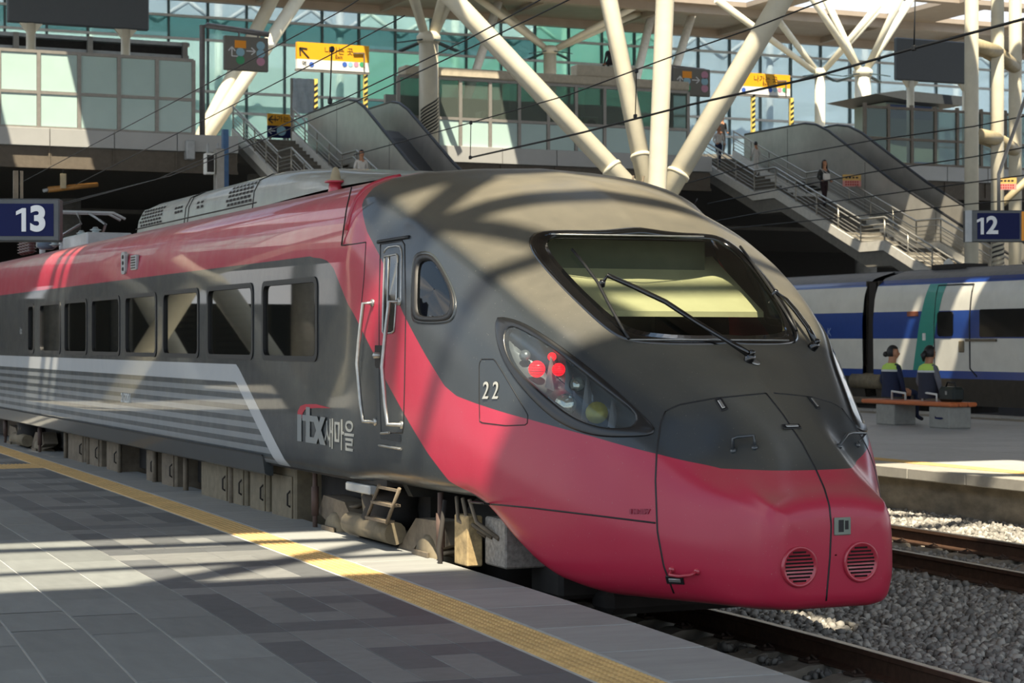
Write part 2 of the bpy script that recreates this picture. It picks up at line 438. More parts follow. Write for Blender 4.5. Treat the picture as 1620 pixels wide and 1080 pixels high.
# ballast
def ballast(nm, n, region, seed, m, label):
    rg = np.random.default_rng(seed)
    bm = bmesh.new(); bmesh.ops.create_icosphere(bm, subdivisions=1, radius=1)
    base = np.array([v.co[:] for v in bm.verts]); bm.verts.index_update(); fa = np.array([[v.index for v in f.verts] for f in bm.faces]); bm.free()
    pts = region(n, rg); n = len(pts); nv, nf = len(base), len(fa)
    V = np.repeat(base[None], n, 0) * rg.uniform(.72, 1.25, (n, nv, 1))
    V *= rg.uniform(.6, 1.3, (n, 1, 3)) * rg.uniform(.026, .044, (n, 1, 1))
    q = rg.normal(size=(n, 4)); q /= np.linalg.norm(q, axis=1, keepdims=True); a, b, c, d = q.T
    Rm = np.stack([1-2*(c*c+d*d), 2*(b*c-a*d), 2*(b*d+a*c), 2*(b*c+a*d), 1-2*(b*b+d*d), 2*(c*d-a*b), 2*(b*d-a*c), 2*(c*d+a*b), 1-2*(b*b+c*c)], 1).reshape(n, 3, 3)
    V = np.einsum('nij,nvj->nvi', Rm, V) + pts[:, None, :]
    Fi = (fa[None] + (np.arange(n)*nv)[:, None, None]).reshape(-1)
    me = bpy.data.meshes.new(nm); me.vertices.add(n*nv); me.vertices.foreach_set('co', V.astype(np.float32).ravel())
    me.loops.add(n*nf*3); me.loops.foreach_set('vertex_index', Fi.astype(np.int32))
    me.polygons.add(n*nf); me.polygons.foreach_set('loop_start', np.arange(0, n*nf*3, 3, dtype=np.int32))
    at = me.attributes.new('tone', 'FLOAT', 'POINT'); at.data.foreach_set('value', np.repeat(rg.random(n), nv).astype(np.float32))
    me.materials.append(m); me.update(calc_edges=True); me.validate()
    return tag(link(nm, me), label, 'ballast', kind='stuff')
mbal = bpy.data.materials.new('ballast_stone'); mbal.use_nodes = True; t_ = mbal.node_tree; bb = t_.nodes['Principled BSDF']; bb.inputs['Roughness'].default_value = .85
an = nd(t_, 'ShaderNodeAttribute', attribute_name='tone'); rr = nd(t_, 'ShaderNodeValToRGB'); t_.links.new(an.outputs['Fac'], rr.inputs[0]); t_.links.new(rr.outputs[0], bb.inputs['Base Color'])
rr.color_ramp.elements[0].color = lin('#6a6863'); rr.color_ramp.elements[1].color = lin('#b4b0a6'); e_ = rr.color_ramp.elements.new(.6); e_.color = lin('#8f8c86')
def reg_mid(n, rg):
    y = rg.uniform(8.5, 25, n*3); x = rg.uniform(7.5, 15.0, n*3)
    u = UC + F*(x*C_ - y*S_)/(x*S_ + y*C_)
    c1 = np.array([cx1(v) for v in y[:1]]); ok = (u > 1120) & (u < 1670)
    x, y = x[ok], y[ok]
    a1 = np.array([cx1(v) for v in y]); a2 = np.array([cx2(v) for v in y])
    r1 = np.abs(np.abs(x - a1) - .7525) > .1; r2 = np.abs(np.abs(x - a2) - .7525) > .1
    sl = ~((np.abs(((y - 12 + .31) % .62) - .31) < .14) & (np.abs(x - a2) < 1.25) & (rg.random(len(x)) > .12))
    k = r1 & r2 & sl; x, y, a1, a2 = x[k], y[k], a1[k], a2[k]
    z = np.full(len(x), -.23); z[np.abs(x - a2) < 1.1] = -.235
    mid = (x > a1 + 1.0) & (x < a2 - 1.0); z[mid] += .05
    z[x > a2 + 1.1] += .06 + (x[x > a2 + 1.1] - a2[x > a2 + 1.1] - 1.1) * .05
    z += rg.uniform(-.03, .03, len(x))
    return np.stack([x, y, z], 1)
ballast('ballast', 26000, reg_mid, 3, mbal, 'grey crushed stone ballast around and between the two tracks')

# ------------------------------------------------------------------ station roof with skylights
OPEN = [(-3, 4.2, 3.2, 6.4), (.9, 1.7, 18, 20.2), (-.5, 1.3, 23, 24.8), (8.5, 12.6, 7.5, 12.3), (-12, -3.5, 36, 44), (23.2, 24.5, 28.9, 29.8), (23.1, 24.2, 31.0, 31.35),  # openings shaped to place the sun patches; far left one lights mirrored supports
        (34, 40, 42, 52), (8.7, 11.3, 60, 62.5), (24.1, 26.8, 60, 62.2), (14.5, 20, 30, 37), (33, 36, 38, 44),
        (47, 51.5, 83.5, 87.4), (53.5, 60, 82.6, 87.4), (63, 67.5, 83.2, 87.4)] + [(-11 + 9*i, -2.4 + 9*i, 68, 82) for i in range(10)]  # last row: unseen openings added to brighten the far hall
ZR = 19.0
def roof():
    xs = sorted({-12, 80} | {v for o in OPEN for v in o[:2]}); ys = sorted({-10, 95} | {v for o in OPEN for v in o[2:]})
    mb = MB()
    for j in range(len(ys) - 1):
        run = None
        for i in range(len(xs) - 1):
            cx, cy = (xs[i] + xs[i+1])/2, (ys[j] + ys[j+1])/2
            op = any(a < cx < b and c < cy < d for a, b, c, d in OPEN)
            if not op: run = xs[i] if run is None else run
            if run is not None and (op or i == len(xs) - 2):
                mb.box((run, ys[j], ZR), (xs[i] if op else xs[i+1], ys[j+1], ZR + .25)); run = None
    r = tag(mb.build('ceiling', M_SOFFIT), 'beige station canopy with skylights above the concourse', 'canopy', kind='structure')
    for y in (88.0, 94.6):
        MB().box((-12, y - .2, ZR - .4), (80, y + .2, ZR)).build('roof_beam', M_SOFFIT, r)
    for i in range(12):
        x = 2 + 6.5*i; MB().box((x - .12, 88, ZR - .3), (x + .12, 95, ZR)).build('purlin', M_SOFFIT, r)
    # bars inside the skylights
    for a, b, w_ in (((-3, 5.9), (4.2, 5.3), .22), ((-3, 4.2), (4.2, 4.5), .12), ((-1.4, 3.2), (2.4, 6.4), .3), ((2.9, 3.2), (1.2, 6.4), .2), ((8.5, 9.6), (12.6, 9.9), .25), ((9, 12.3), (12, 7.5), .25),
                    ((.9, 19.1), (1.7, 19.1), .22), ((.9, 18.5), (1.7, 18.5), .1), ((-.5, 23.9), (1.3, 23.9), .3), ((34, 44), (40, 44), .5), ((34, 46), (40, 46), .5), ((34, 48.2), (40, 48.2), .6), ((34, 50), (40, 50), .5), ((37, 42), (37, 52), .4)):
        MB().bar((*a, ZR + .1), (*b, ZR + .1), w_, .2).build('skylight_bar', M_ALU, r)
    return r
roof()

# ------------------------------------------------------------------ glass hall behind the concourse
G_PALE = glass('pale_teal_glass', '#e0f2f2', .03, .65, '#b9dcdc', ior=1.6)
G_SKY = glass('painted_sky_glass', '#e2edf5', .03, .6, '#bcd2e2', ior=1.6)  # colour paints in the sky seen and mirrored in the panes
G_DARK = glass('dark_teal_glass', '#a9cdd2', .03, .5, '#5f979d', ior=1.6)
G_TURQ = glass('turquoise_backdrop_glass', '#c6eee6', .05, .5, '#95d6cb', ior=1.5)
G_FROST = mat('frosted_green_glass', '#a9c2bd', .25, coat=.3, var=.04, scale=1)
G_CLEAR = glass('clear_parapet_glass', '#b9c6c2', .02, .78, '#8a948c', ior=1.5)
M_MULL = mat('dark_mullion', '#3f5053', .5, .3)
YG = 95.0
def hall():
    rt = thing('wall_back', (45, YG, 9), 'teal glass curtain wall of the station hall behind the concourse', 'glass wall', kind='structure')
    xs = [12 + 1.95*i for i in range(-14, 35)]; zs = [9.2, 11.2, 13.3, 14.3, 16.8, 17.9, 19.0]
    cache = {}
    for i in range(len(xs) - 1):
        for j in range(len(zs) - 1):
            xm = (xs[i] + xs[i+1])/2  # pane colours by column paint in the differing background and reflected sky
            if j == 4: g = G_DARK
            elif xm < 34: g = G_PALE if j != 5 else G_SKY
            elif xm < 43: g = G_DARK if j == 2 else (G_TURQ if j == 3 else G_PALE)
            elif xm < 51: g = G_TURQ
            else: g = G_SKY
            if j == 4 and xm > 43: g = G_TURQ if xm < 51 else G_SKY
            key = (j, g.name)
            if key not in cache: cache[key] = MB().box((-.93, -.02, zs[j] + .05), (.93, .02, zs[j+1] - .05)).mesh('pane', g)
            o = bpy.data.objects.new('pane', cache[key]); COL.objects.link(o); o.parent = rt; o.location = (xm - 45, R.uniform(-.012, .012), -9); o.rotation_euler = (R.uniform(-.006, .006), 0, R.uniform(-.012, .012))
    mm = MB().box((-.05, -.12, 9.2), (.05, .1, 19)).mesh('mullion', M_MULL)
    for x in xs:
        o = bpy.data.objects.new('mullion', mm); COL.objects.link(o); o.parent = rt; o.location = (x - 45, 0, -9)
    for z in zs[1:]:
        MB().box((-15.3, YG - .16, z - .06), (78.3, YG + .05, z + .06)).build('transom', M_LGREY, rt)
    # pale truss behind the upper panes
    for i in range(20):
        x = 14 + 3.2*i
        MB().tube([(x, 97.2, 9.2), (x, 97.2, 19)], .22, 8).build('hall_column', M_WHITE, rt) if i % 2 == 0 else None
        MB().tube([(x, 97, 17.9), (x + 1.6, 97, 19)], .12, 8).build('truss_bar', M_WHITE, rt)
        MB().tube([(x + 3.2, 97, 17.9), (x + 1.6, 97, 19)], .12, 8).build('truss_bar', M_WHITE, rt)
    MB().box((-30, 99.5, 9), (80, 99.8, 19.4)).build('inner_wall', mat('hall_interior_wall', '#d0dcdd', .7, var=.1, scale=.5), rt)
    for z in (11.0, 13.6):
        MB().box((12, 96.2, z), (78, 96.6, z + .25)).build('gallery_rail', M_WHITE, rt)
hall()

# ------------------------------------------------------------------ concourse deck, fascia, parapets
M_DECK = mat('concourse_deck', '#77736b', .8)
M_FASC = mat('fascia_panel', '#a7a8a6', .45, .2, var=.06, scale=1)
M_BEAM = mat('bridge_beam', '#5f574c', .7, var=.15)
YF = 66.0
deck = thing('concourse_deck', (30, YF, 8.6), 'raised concourse deck with grey fascia panels over the tracks', 'bridge', kind='structure')
for nm_, x0, x1 in (('deck', 4, 18.9), ('deck', 24.4, 37.4), ('deck', 44.2, 82)):
    MB().box((x0, YF + .2, 8.5), (x1, 96, 9.1)).build('deck_slab', M_DECK, deck)
    MB().box((x0, YF + .15, 7.85), (x1, YF + .5, 8.5)).build('edge_beam', M_BEAM, deck)
    MB().box((x0, YF + .05, 7.8), (x1, YF + .6, 7.9)).build('beam_flange', M_BEAM, deck)
    n = int((x1 - x0)/1.9); wd = (x1 - x0)/n
    for i in range(n):
        MB().cbox((x0 + i*wd + .012, YF - .02, 8.52), (x0 + (i+1)*wd - .012, YF + .2, 9.1), .01).build('fascia_panel', M_FASC, deck)
        MB().box((x0 + i*wd - .03, YF + .1, 7.9), (x0 + i*wd + .03, YF + .16, 8.5)).build('stiffener', M_BEAM, deck)
MB().box((18.9, 69.5, 8.5), (24.4, 96, 9.1)).build('deck_slab', M_DECK, deck)
MB().box((37.4, 69.5, 8.5), (44.2, 96, 9.1)).build('deck_slab', M_DECK, deck)
tag(MB().box((-60, 118, -.4), (-30, 119, 8.6)).box((-30, 118, -.4), (-20, 119, 4.4)).box((-20, 118, -.4), (-13, 119, 8.6)).box((-13, 118, -.4), (-10.5, 119, 5)).box((-10.5, 118, -.4), (95, 119, 8.6)).build('wall_rear', mat('under_concourse_wall', '#2a2825', .9)), kind='structure')  # two unseen stretches kept low so daylight mirrors on the train flank
tag(MB().box((-60, 66.7, 8.3), (4, 119, 9.2)).box((4, 96, 8.3), (95, 119, 9.1)).build('trim_0', M_DECK), kind='structure')
for i, (x, y) in enumerate(((10, 72), (22, 74), (30.5, 80), (30.5, 68), (47, 70), (58, 70), (70, 72), (38, 90), (18, 90), (-3, 70), (-12, 70), (-21, 72), (-8, 82))):
    tag(MB().tube([(x, y, -.32), (x, y, 8.5)], .45, 14).build('pillar', M_CONC), kind='structure')

def parapet(name, xs, zs, mats_, label, yy=YF + .12, roof_=False, post_m=M_ALU, posts_up=0):
    t = thing(name, (xs[0], yy, zs[0]), label, 'glass parapet')
    for i, x in enumerate(xs):
        MB().box((x - .06, yy - .06, zs[0]), (x + .06, yy + .06, zs[-1] + posts_up)).build('post', post_m, t)
    for z in zs:
        MB().box((xs[0], yy - .05, z - .05), (xs[-1], yy + .05, z + .05)).build('rail', post_m, t)
    for i in range(len(xs) - 1):
        for j in range(len(zs) - 1):
            MB().box((xs[i] + .07, yy - .015, zs[j] + .06), (xs[i+1] - .07, yy + .015, zs[j+1] - .06)).build('pane', mats_[j], t)
    return t
xl = [8.2, 9.55] + [onY(u, 100, YF + .12).x for u in (-2, 61, 125, 188, 248, 306)]
parapet('glass_parapet', xl, [9.12, 10.28, 11.62], [G_FROST, G_FROST], 'frosted pale green glass parapet in two rows, on the walkway above platform sign 13')
xm = [onY(u, 100, YF + .12).x for u in (630, 692, 728, 775, 821, 867, 911, 956, 1003, 1050, 1088)]
pm = parapet('glass_parapet', xm, [9.0, 10.08, 11.5], [G_FROST, G_CLEAR], 'two-row glass parapet with cooling units behind, above the nose of the red train')
xr = [onY(u, 100, YF + .12).x for u in (1368, 1405, 1442, 1479, 1514, 1552, 1590, 1640)]
parapet('glass_parapet', xr, [9.15, 10.13, 11.35], [G_CLEAR, G_CLEAR], 'clear glass parapet with dark posts, under the dark board between column and triple column', post_m=mat('bronze_post', '#6f675c', .5, .3), posts_up=.15)

# supports of the neighbouring platform to the left, which the carriage windows mirror
for (x0, y0, x1, y1) in ((-3.5, 43, 1.5, 47), (-3.5, 43, -8, 46), (-1.0, 52, -6, 50), (-5.5, 60, -1, 62), (-8, 55, -14, 60)):
    tag(MB().tube([(x0, y0, .4), (x1, y1, 9.0), (x1 + (x1-x0), y1 + (y1-y0), ZR - .1)], .3, 14).build('pillar', M_CREAM), kind='structure')
tag(MB().box((-26, 24, -.3), (-9, 112, .45)).build('platform_left', MATS['far_platform_paving']), kind='structure')

# ================================================================== RED TRAIN
XC = 6.8
train = thing('train', (XC, 20, 0), 'red and charcoal express train with sloping nose standing at the front platform', 'train')
CAR = [(0, 1.0), (1.0, 1.0), (1.54, 1.0), (1.565, 1.06), (1.57, 1.2), (1.57, 1.93), (1.57, 2.64), (1.568, 2.8), (1.555, 2.95), (1.53, 3.1), (1.47, 3.25), (1.37, 3.35), (1.2, 3.42), (.95, 3.475), (.5, 3.515), (0, 3.53)]
YJ = 15.2
def resample(pts, n):
    L = [0]
    for a, b in zip(pts, pts[1:]): L.append(L[-1] + math.hypot(b[0]-a[0], b[1]-a[1]))
    o = []; j = 0
    for i in range(n):
        s = L[-1]*i/(n-1)
        while j < len(L) - 2 and L[j+1] < s: j += 1
        t = (s - L[j])/max(1e-9, L[j+1]-L[j]); o.append((pts[j][0]+(pts[j+1][0]-pts[j][0])*t, pts[j][1]+(pts[j+1][1]-pts[j][1])*t))
    return o
def chaikin(p, k=2):
    for _ in range(k):
        q = [p[0]]
        for a, b in zip(p, p[1:]):
            q += [(a[0]*.75+b[0]*.25, a[1]*.75+b[1]*.25), (a[0]*.25+b[0]*.75, a[1]*.25+b[1]*.75)]
        q.append(p[-1]); p = q
    return p
f_zc = pchip([10.46, 10.58, 10.72, 11.0, 11.3, 11.8, 12.4, 13.1, 13.6, 14.2, 14.8, 15.2, 16], [1.11, 1.2, 1.36, 1.6, 1.81, 2.12, 2.5, 2.93, 3.2, 3.4, 3.49, 3.525, 3.53])
f_hr = pchip([10.46, 10.66, 11.03, 11.4, 11.7, 12, 12.4, 13.26, 14.1, 15.2], [.4, .43, .48, .66, .79, .92, 1.1, 1.27, 1.34, 1.36])
f_zr = pchip([10.46, 10.66, 11.03, 11.4, 12, 12.4, 13.26, 14.1, 15.2], [1.07, 1.15, 1.34, 1.64, 2.02, 2.27, 2.7, 3.02, 3.33])
f_hw = pchip([10.46, 10.65, 10.75, 10.95, 11.2, 11.6, 12, 12.5, 13.2, 14, 15.2], [.45, .515, .565, .7, .86, 1.1, 1.26, 1.41, 1.51, 1.555, 1.57])
f_zw = pchip([10.46, 11, 12, 13, 14, 15.2], [.8, .9, 1.2, 1.5, 1.7, 1.9])
f_hb = pchip([10.46, 10.6, 10.95, 11.6, 12, 12.5, 13.2, 15.2], [.4, .46, .61, .97, 1.19, 1.37, 1.49, 1.54])
f_zb = pchip([10.46, 10.58, 10.75, 11.6, 11.95, 12.77, 12.9, 15.2], [.45, .44, .43, .435, .5, .97, 1.0, 1.0])
f_b = pchip([10.46, 11.5, 12, 13, 14.5, 15.2], [.8, .72, .7, .74, .9, .92])
NS = 84
RN = .1
def nose_section(y):
    zc, hr, zr, hw, zw, hb, zb, b = [f(y) for f in (f_zc, f_hr, f_zr, f_hw, f_zw, f_hb, f_zb, f_b)]
    up = (hr + (hw-hr)*b, zr + (zw-zr)*.36)
    tx, tz = hr*.55, zc - (zc-zr)*.22
    k = .22
    rt_ = (hr + (tx-hr)*k, zr + (tz-zr)*k); rb_ = (hr + (up[0]-hr)*k*1.4, zr + (up[1]-zr)*k*1.4)
    pts = [(0, zb), (hb*.5, zb), (hb - .12, zb), (hb, zb + .03), (hb + (hw-hb)*.75, zb + .14), (hw, zw - (zw-zb)*.45), (hw, zw), up, rb_, (hr, zr), rt_, (tx, tz), (0, zc)]
    p = resample(chaikin(pts, 3), NS)
    if y < 10.46 + RN:
        q = (10.46 + RN - y)/RN; ins_ = RN*(1 - math.sqrt(max(0, 1 - q*q)))
        kx_, kz_ = (hw - ins_)/hw, (zc - .78 - ins_)/(zc - .78)
        p = [(a*kx_, .78 + (z - .78)*kz_) for a, z in p]
    if y > 14.3:
        q = resample(CAR, NS); t = min(1, (y-14.3)/(YJ-14.3)); t = t*t*(3-2*t)
        p = [(a[0]+(c[0]-a[0])*t, a[1]+(c[1]-a[1])*t) for a, c in zip(p, q)]
    return p
ys_n = [10.46 + .1*(1 - math.cos(math.pi/2*k/8)) for k in range(9)] + [10.58 + .03*i for i in range(int((YJ - 10.58)/.03) + 1)] + [YJ]
def nose_grid():
    P = []
    for y in ys_n:
        s = nose_section(y)
        P.append([(XC - a, y, z) for a, z in s] + [(XC + a, y, z) for a, z in s[-2::-1]])
    return P
NG = nose_grid()
# bulge the front end slightly and close it
nm = MB(); nm.grid(NG)
fr = NG[0]; rings = []
cxz = (XC, .78)
for t, dy in ((1, 0), (.7, -.002), (.4, -.003), (.02, -.004)):
    rings.append([(cxz[0] + (p[0]-cxz[0])*t, p[1] + dy, cxz[1] + (p[2]-cxz[1])*t) for p in fr])
nm.grid(rings, closed=True)
nose_me = nm.mesh('nose_shell', [M_RED])
bmx = bmesh.new(); bmx.from_mesh(nose_me); bmesh.ops.remove_doubles(bmx, verts=bmx.verts[:], dist=.0005); bmesh.ops.recalc_face_normals(bmx, faces=bmx.faces[:]); bmx.to_mesh(nose_me)
BV = BVHTree.FromBMesh(bmx); 
CAMP = Vector((0, 0, CAM_Z))
def hit(u, v, off=0.0, X=None):
    """point of the train's skin seen at (u, v); falls back to the flat car side"""
    d = (W(u, v, 10) - CAMP).normalized(); r = BV.ray_cast(CAMP, d)
    if r[0] is None or r[0].y > YJ - .01:
        p = onX(u, v, XC - 1.57); n = Vector((-1, 0, 0))
    else:
        p, n = r[0], r[1]
        if n.dot(d) > 0: n = -n
    return p + n*off, n
def near(p, off=0.0):
    q, n, i, dd = BV.find_nearest(p)
    c = Vector((XC, 13.5, 1.5)) - q
    if n.dot(c) > 0: n = -n
    return q + n*off, n
def mir(p): return Vector((2*XC - p[0], p[1], p[2]))

# paint boundaries on the skin, read off as (y, z) pairs
def bound(pxs):
    o = []
    for u, v in pxs:
        p, n = hit(u, v); o.append((p.y, p.z))
    o.sort(); return o
LOW = bound([(493, 407), (508, 408.5), (519, 413), (528, 425), (535, 443), (550, 480), (560, 497), (590, 557), (603, 588), (637, 650), (677, 717), (710, 760), (738, 797)])
UPP = bound([(556, 322), (581, 367), (601, 405), (620, 450), (638, 496), (674, 563), (703, 610), (722, 626), (753, 638), (837, 663), (940, 691), (1000, 708), (1041, 718), (1090, 730), (1141, 741), (1222, 744)])
lx, lz = [a for a, b in LOW], [b for a, b in LOW]
ux, uz = [a for a, b in UPP], [b for a, b in UPP]
def zl(y):
    if y > lx[-1]: return 2.82
    if y < lx[0]: return lz[0] - (lx[0]-y)*9
    return float(np.interp(y, lx, lz))
def zu(y):
    if y > ux[-1]: return uz[-1] + (y - ux[-1])*12
    return float(np.interp(y, ux, uz))
P1 = onX(375, 577, XC - 1.57); P2 = onX(452, 732, XC - 1.57)
def blk(y, z, inset=0.0):
    """>0 inside the light grey striped block"""
    dy, dz = P1.y - P2.y, P1.z - P2.z; L = math.hypot(dy, dz)
    side = ((y - P2.y)*dz - (z - P2.z)*dy)/L
    return min(side, 1.884 - z) - inset

paint = bpy.data.materials.new('train_livery'); paint.use_nodes = True; pt = paint.node_tree; pb = pt.nodes['Principled BSDF']
pb.inputs['Roughness'].default_value = .42; pb.inputs['Coat Weight'].default_value = .45; pb.inputs['Coat Roughness'].default_value = .14; pb.inputs['Specular IOR Level'].default_value = .3
def att(n):
    a = nd(pt, 'ShaderNodeAttribute', attribute_name=n); g = nd(pt, 'ShaderNodeMath', op='GREATER_THAN', inp={1: 0.0}); pt.links.new(a.outputs['Fac'], g.inputs[0]); return g.outputs[0]
def mixc(fac, a, b):
    m = nd(pt, 'ShaderNodeMixRGB')
    for s, i in ((fac, 0), (a, 1), (b, 2)):
        if isinstance(s, (tuple, list)): m.inputs[i].default_value = s
        elif isinstance(s, (int, float)): m.inputs[i].default_value = s
        else: pt.links.new(s, m.inputs[i])
    return m.outputs[0]
geo = nd(pt, 'ShaderNodeNewGeometry'); sp = nd(pt, 'ShaderNodeSeparateXYZ'); pt.links.new(geo.outputs['Position'], sp.inputs[0])
red = nd(pt, 'ShaderNodeMath', op='MULTIPLY'); pt.links.new(att('above_low'), red.inputs[0]); pt.links.new(att('below_upp'), red.inputs[1])
c1 = mixc(red.outputs[0], lin('#2d3235'), lin('#ae2741'))
md = nd(pt, 'ShaderNodeMath', op='MODULO', inp={1: .104}); pt.links.new(sp.outputs['Z'], md.inputs[0])
gt = nd(pt, 'ShaderNodeMath', op='GREATER_THAN', inp={1: .05}); pt.links.new(md.outputs[0], gt.inputs[0])
st = mixc(gt.outputs[0], lin('#3c4347'), lin('#83888a'))
c2 = mixc(att('block'), c1, lin('#b9bcbd'))
c3 = mixc(att('inner'), c2, st)
n1 = nd(pt, 'ShaderNodeTexNoise', inp={'Scale': 2.2, 'Detail': 8, 'Roughness': .65}); pt.links.new(geo.outputs['Position'], n1.inputs['Vector'])
# dust that has settled on faces turned upwards
sn = nd(pt, 'ShaderNodeSeparateXYZ'); pt.links.new(geo.outputs['Normal'], sn.inputs[0])
du = nd(pt, 'ShaderNodeMapRange', inp={1: .55, 2: .98, 3: 0.0, 4: .5}); pt.links.new(sn.outputs['Z'], du.inputs[0])
d2 = nd(pt, 'ShaderNodeMapRange', inp={1: .3, 2: .7, 3: .75, 4: 1.15}); pt.links.new(n1.outputs['Fac'], d2.inputs[0])
d3 = nd(pt, 'ShaderNodeMath', op='MULTIPLY'); pt.links.new(du.outputs[0], d3.inputs[0]); pt.links.new(d2.outputs[0], d3.inputs[1])
c4 = mixc(d3.outputs[0], c3, lin('#8c8470'))
n3 = nd(pt, 'ShaderNodeTexNoise', inp={'Scale': 90, 'Detail': 3}); pt.links.new(geo.outputs['Position'], n3.inputs['Vector'])
spk = nd(pt, 'ShaderNodeMapRange', inp={1: .71, 2: .74, 3: 0, 4: .35}); pt.links.new(n3.outputs['Fac'], spk.inputs[0])
c5 = mixc(spk.outputs[0], c4, lin('#b5aea0'))
pt.links.new(c5, pb.inputs['Base Color'])
rg_ = nd(pt, 'ShaderNodeMapRange', inp={1: .3, 2: .7, 3: .3, 4: .5}); pt.links.new(n1.outputs['Fac'], rg_.inputs[0]); pt.links.new(rg_.outputs[0], pb.inputs['Roughness'])
cw_ = nd(pt, 'ShaderNodeMapRange', inp={1: 0, 2: .4, 3: .45, 4: .08}); pt.links.new(d3.outputs[0], cw_.inputs[0]); pt.links.new(cw_.outputs[0], pb.inputs['Coat Weight'])
# the flanks are clean and glossy, the nose is dulled by grit
cw_.inputs[3].default_value = .5
cr_ = nd(pt, 'ShaderNodeMapRange', inp={1: 14.6, 2: 15.2, 3: .2, 4: .03}); pt.links.new(sp.outputs['Y'], cr_.inputs[0]); pt.links.new(cr_.outputs[0], pb.inputs['Coat Roughness'])

def set_paint(me):
    n = len(me.vertices); co = np.empty(n*3, np.float32); me.vertices.foreach_get('co', co); co = co.reshape(-1, 3)
    A = {'above_low': [], 'below_upp': [], 'block': [], 'inner': []}
    for x, y, z in co:
        A['above_low'].append(z - zl(y) if y < lx[-1] + .3 else z - 2.82); A['below_upp'].append(zu(y) - z)
        A['block'].append(blk(y, z)); A['inner'].append(blk(y, z, .165))
    for k, v in A.items():
        a = me.attributes.new(k, 'FLOAT', 'POINT'); a.data.foreach_set('value', np.array(v, np.float32))

# ---- nose outlines (pixels of the left half; the right half is the mirror image)
WS = [(1000, 369), (940, 366), (880, 365), (850, 367), (836, 376), (838, 393), (856, 420), (888, 455), (925, 492), (958, 521), (985, 538), (1020, 545), (1080, 547), (1130, 548)]
HL = [(784, 504), (793, 500), (827, 509), (867, 533), (916, 569), (960, 604), (1004, 644), (1037, 676), (1036, 686), (1020, 691), (960, 692), (924, 686), (884, 669), (849, 640), (816, 602), (793, 564), (784, 530)]
HLI = [(798, 530), (807, 515), (827, 522), (876, 552), (916, 583), (960, 618), (1007, 653), (1006, 668), (998, 678), (949, 677), (904, 660), (860, 624), (816, 584), (801, 556)]
QW = [(656, 414), (664, 404), (680, 403), (691, 413), (703, 433), (715, 458), (719, 479), (715, 500), (703, 507), (662, 507), (654, 499), (654, 460)]
def dense(poly, n=72, closed=True):
    p = poly + ([poly[0]] if closed else []); L = [0]
    for a, b in zip(p, p[1:]): L.append(L[-1] + math.dist(a, b))
    return [tuple(float(np.interp(L[-1]*i/(n if closed else n-1), L, [q[k] for q in p])) for k in range(len(p[0]))) for i in range(n)]
def smooth_poly(p, k=2):
    for _ in range(k): p = [q for a, b in zip(p, p[1:] + p[:1]) for q in ((a[0]*.75+b[0]*.25, a[1]*.75+b[1]*.25), (a[0]*.25+b[0]*.75, a[1]*.25+b[1]*.75))]
    return p
def cen(p): return (sum(q[0] for q in p)/len(p), sum(q[1] for q in p)/len(p))
def inside(u, v, poly):
    c = False
    for (x1, y1), (x2, y2) in zip(poly, poly[1:] + poly[:1]):
        if (y1 > v) != (y2 > v) and u < (x2-x1)*(v-y1)/(y2-y1) + x1: c = not c
    return c
# windscreen outline in (half width, y) so that it can be mirrored about the centre line
ws3 = [hit(u, v)[0] for u, v in WS]
WSH = [(max(0, XC - p.x), p.y) for p in ws3]
WSH = [(0, WSH[1][1] + .01)] + WSH[1:-1] + [(0, WSH[-1][1])]
WSF = smooth_poly([(-a, y) for a, y in WSH] + [(a, y) for a, y in WSH[-2:0:-1]], 2)
WSC = (0, (WSH[0][1] + WSH[-1][1])/2)
def top_hit(hx, y, off=0.0):
    r = BV.ray_cast(Vector((XC + hx, y, 6)), Vector((0, 0, -1)))
    p, n = r[0], r[1]
    if n.z < 0: n = -n
    return p + n*off
def ring_patch(name, f, outer, rs, offs, mt, parent, cap=False):
    """concentric rings r of an outline, each lifted off the skin by offs"""
    mb = MB(); c = outer[1]; P = []
    for r, o in zip(rs, offs): P.append([f(c[0] + (q[0]-c[0])*r, c[1] + (q[1]-c[1])*r, o) for q in outer[0]])
    mb.grid(P, closed=True)
    return mb.build(name, mt, parent)
ws_out = (dense(WSF, 110), WSC)
def scaled(poly, c, r): return [(c[0] + (q[0]-c[0])*r, c[1] + (q[1]-c[1])*r) for q in poly]
ws_hole = scaled(WSF, WSC, .93)
hl_c = cen(HLI); HLd = smooth_poly(HL, 2); HLId = smooth_poly(HLI, 2)
qw_c = cen(QW); QWd = smooth_poly(QW, 2)
qw_hole = scaled(QWd, qw_c, .96)
hl_hole = scaled(HLId, hl_c, 1.05)
# cut the openings out of the skin; their ragged rims are covered by the frames
bm = bmesh.new(); bm.from_mesh(nose_me); kill = []
for f in bm.faces:
    c = f.calc_center_median()
    if c.z > 1.6 and inside(c.x - XC, c.y, ws_hole) and f.normal.z > -.9 and c.z > f_zr(c.y) - .25: kill.append(f); continue
    u, v = px(c if c.x < XC else mir(c))
    if inside(u, v, hl_hole) or inside(u, v, qw_hole): kill.append(f)
bmesh.ops.delete(bm, geom=kill, context='FACES'); bm.to_mesh(nose_me); bm.free()
set_paint(nose_me); nose_me.materials.clear(); nose_me.materials.append(paint)
nose = link('nose_shell', nose_me, train)

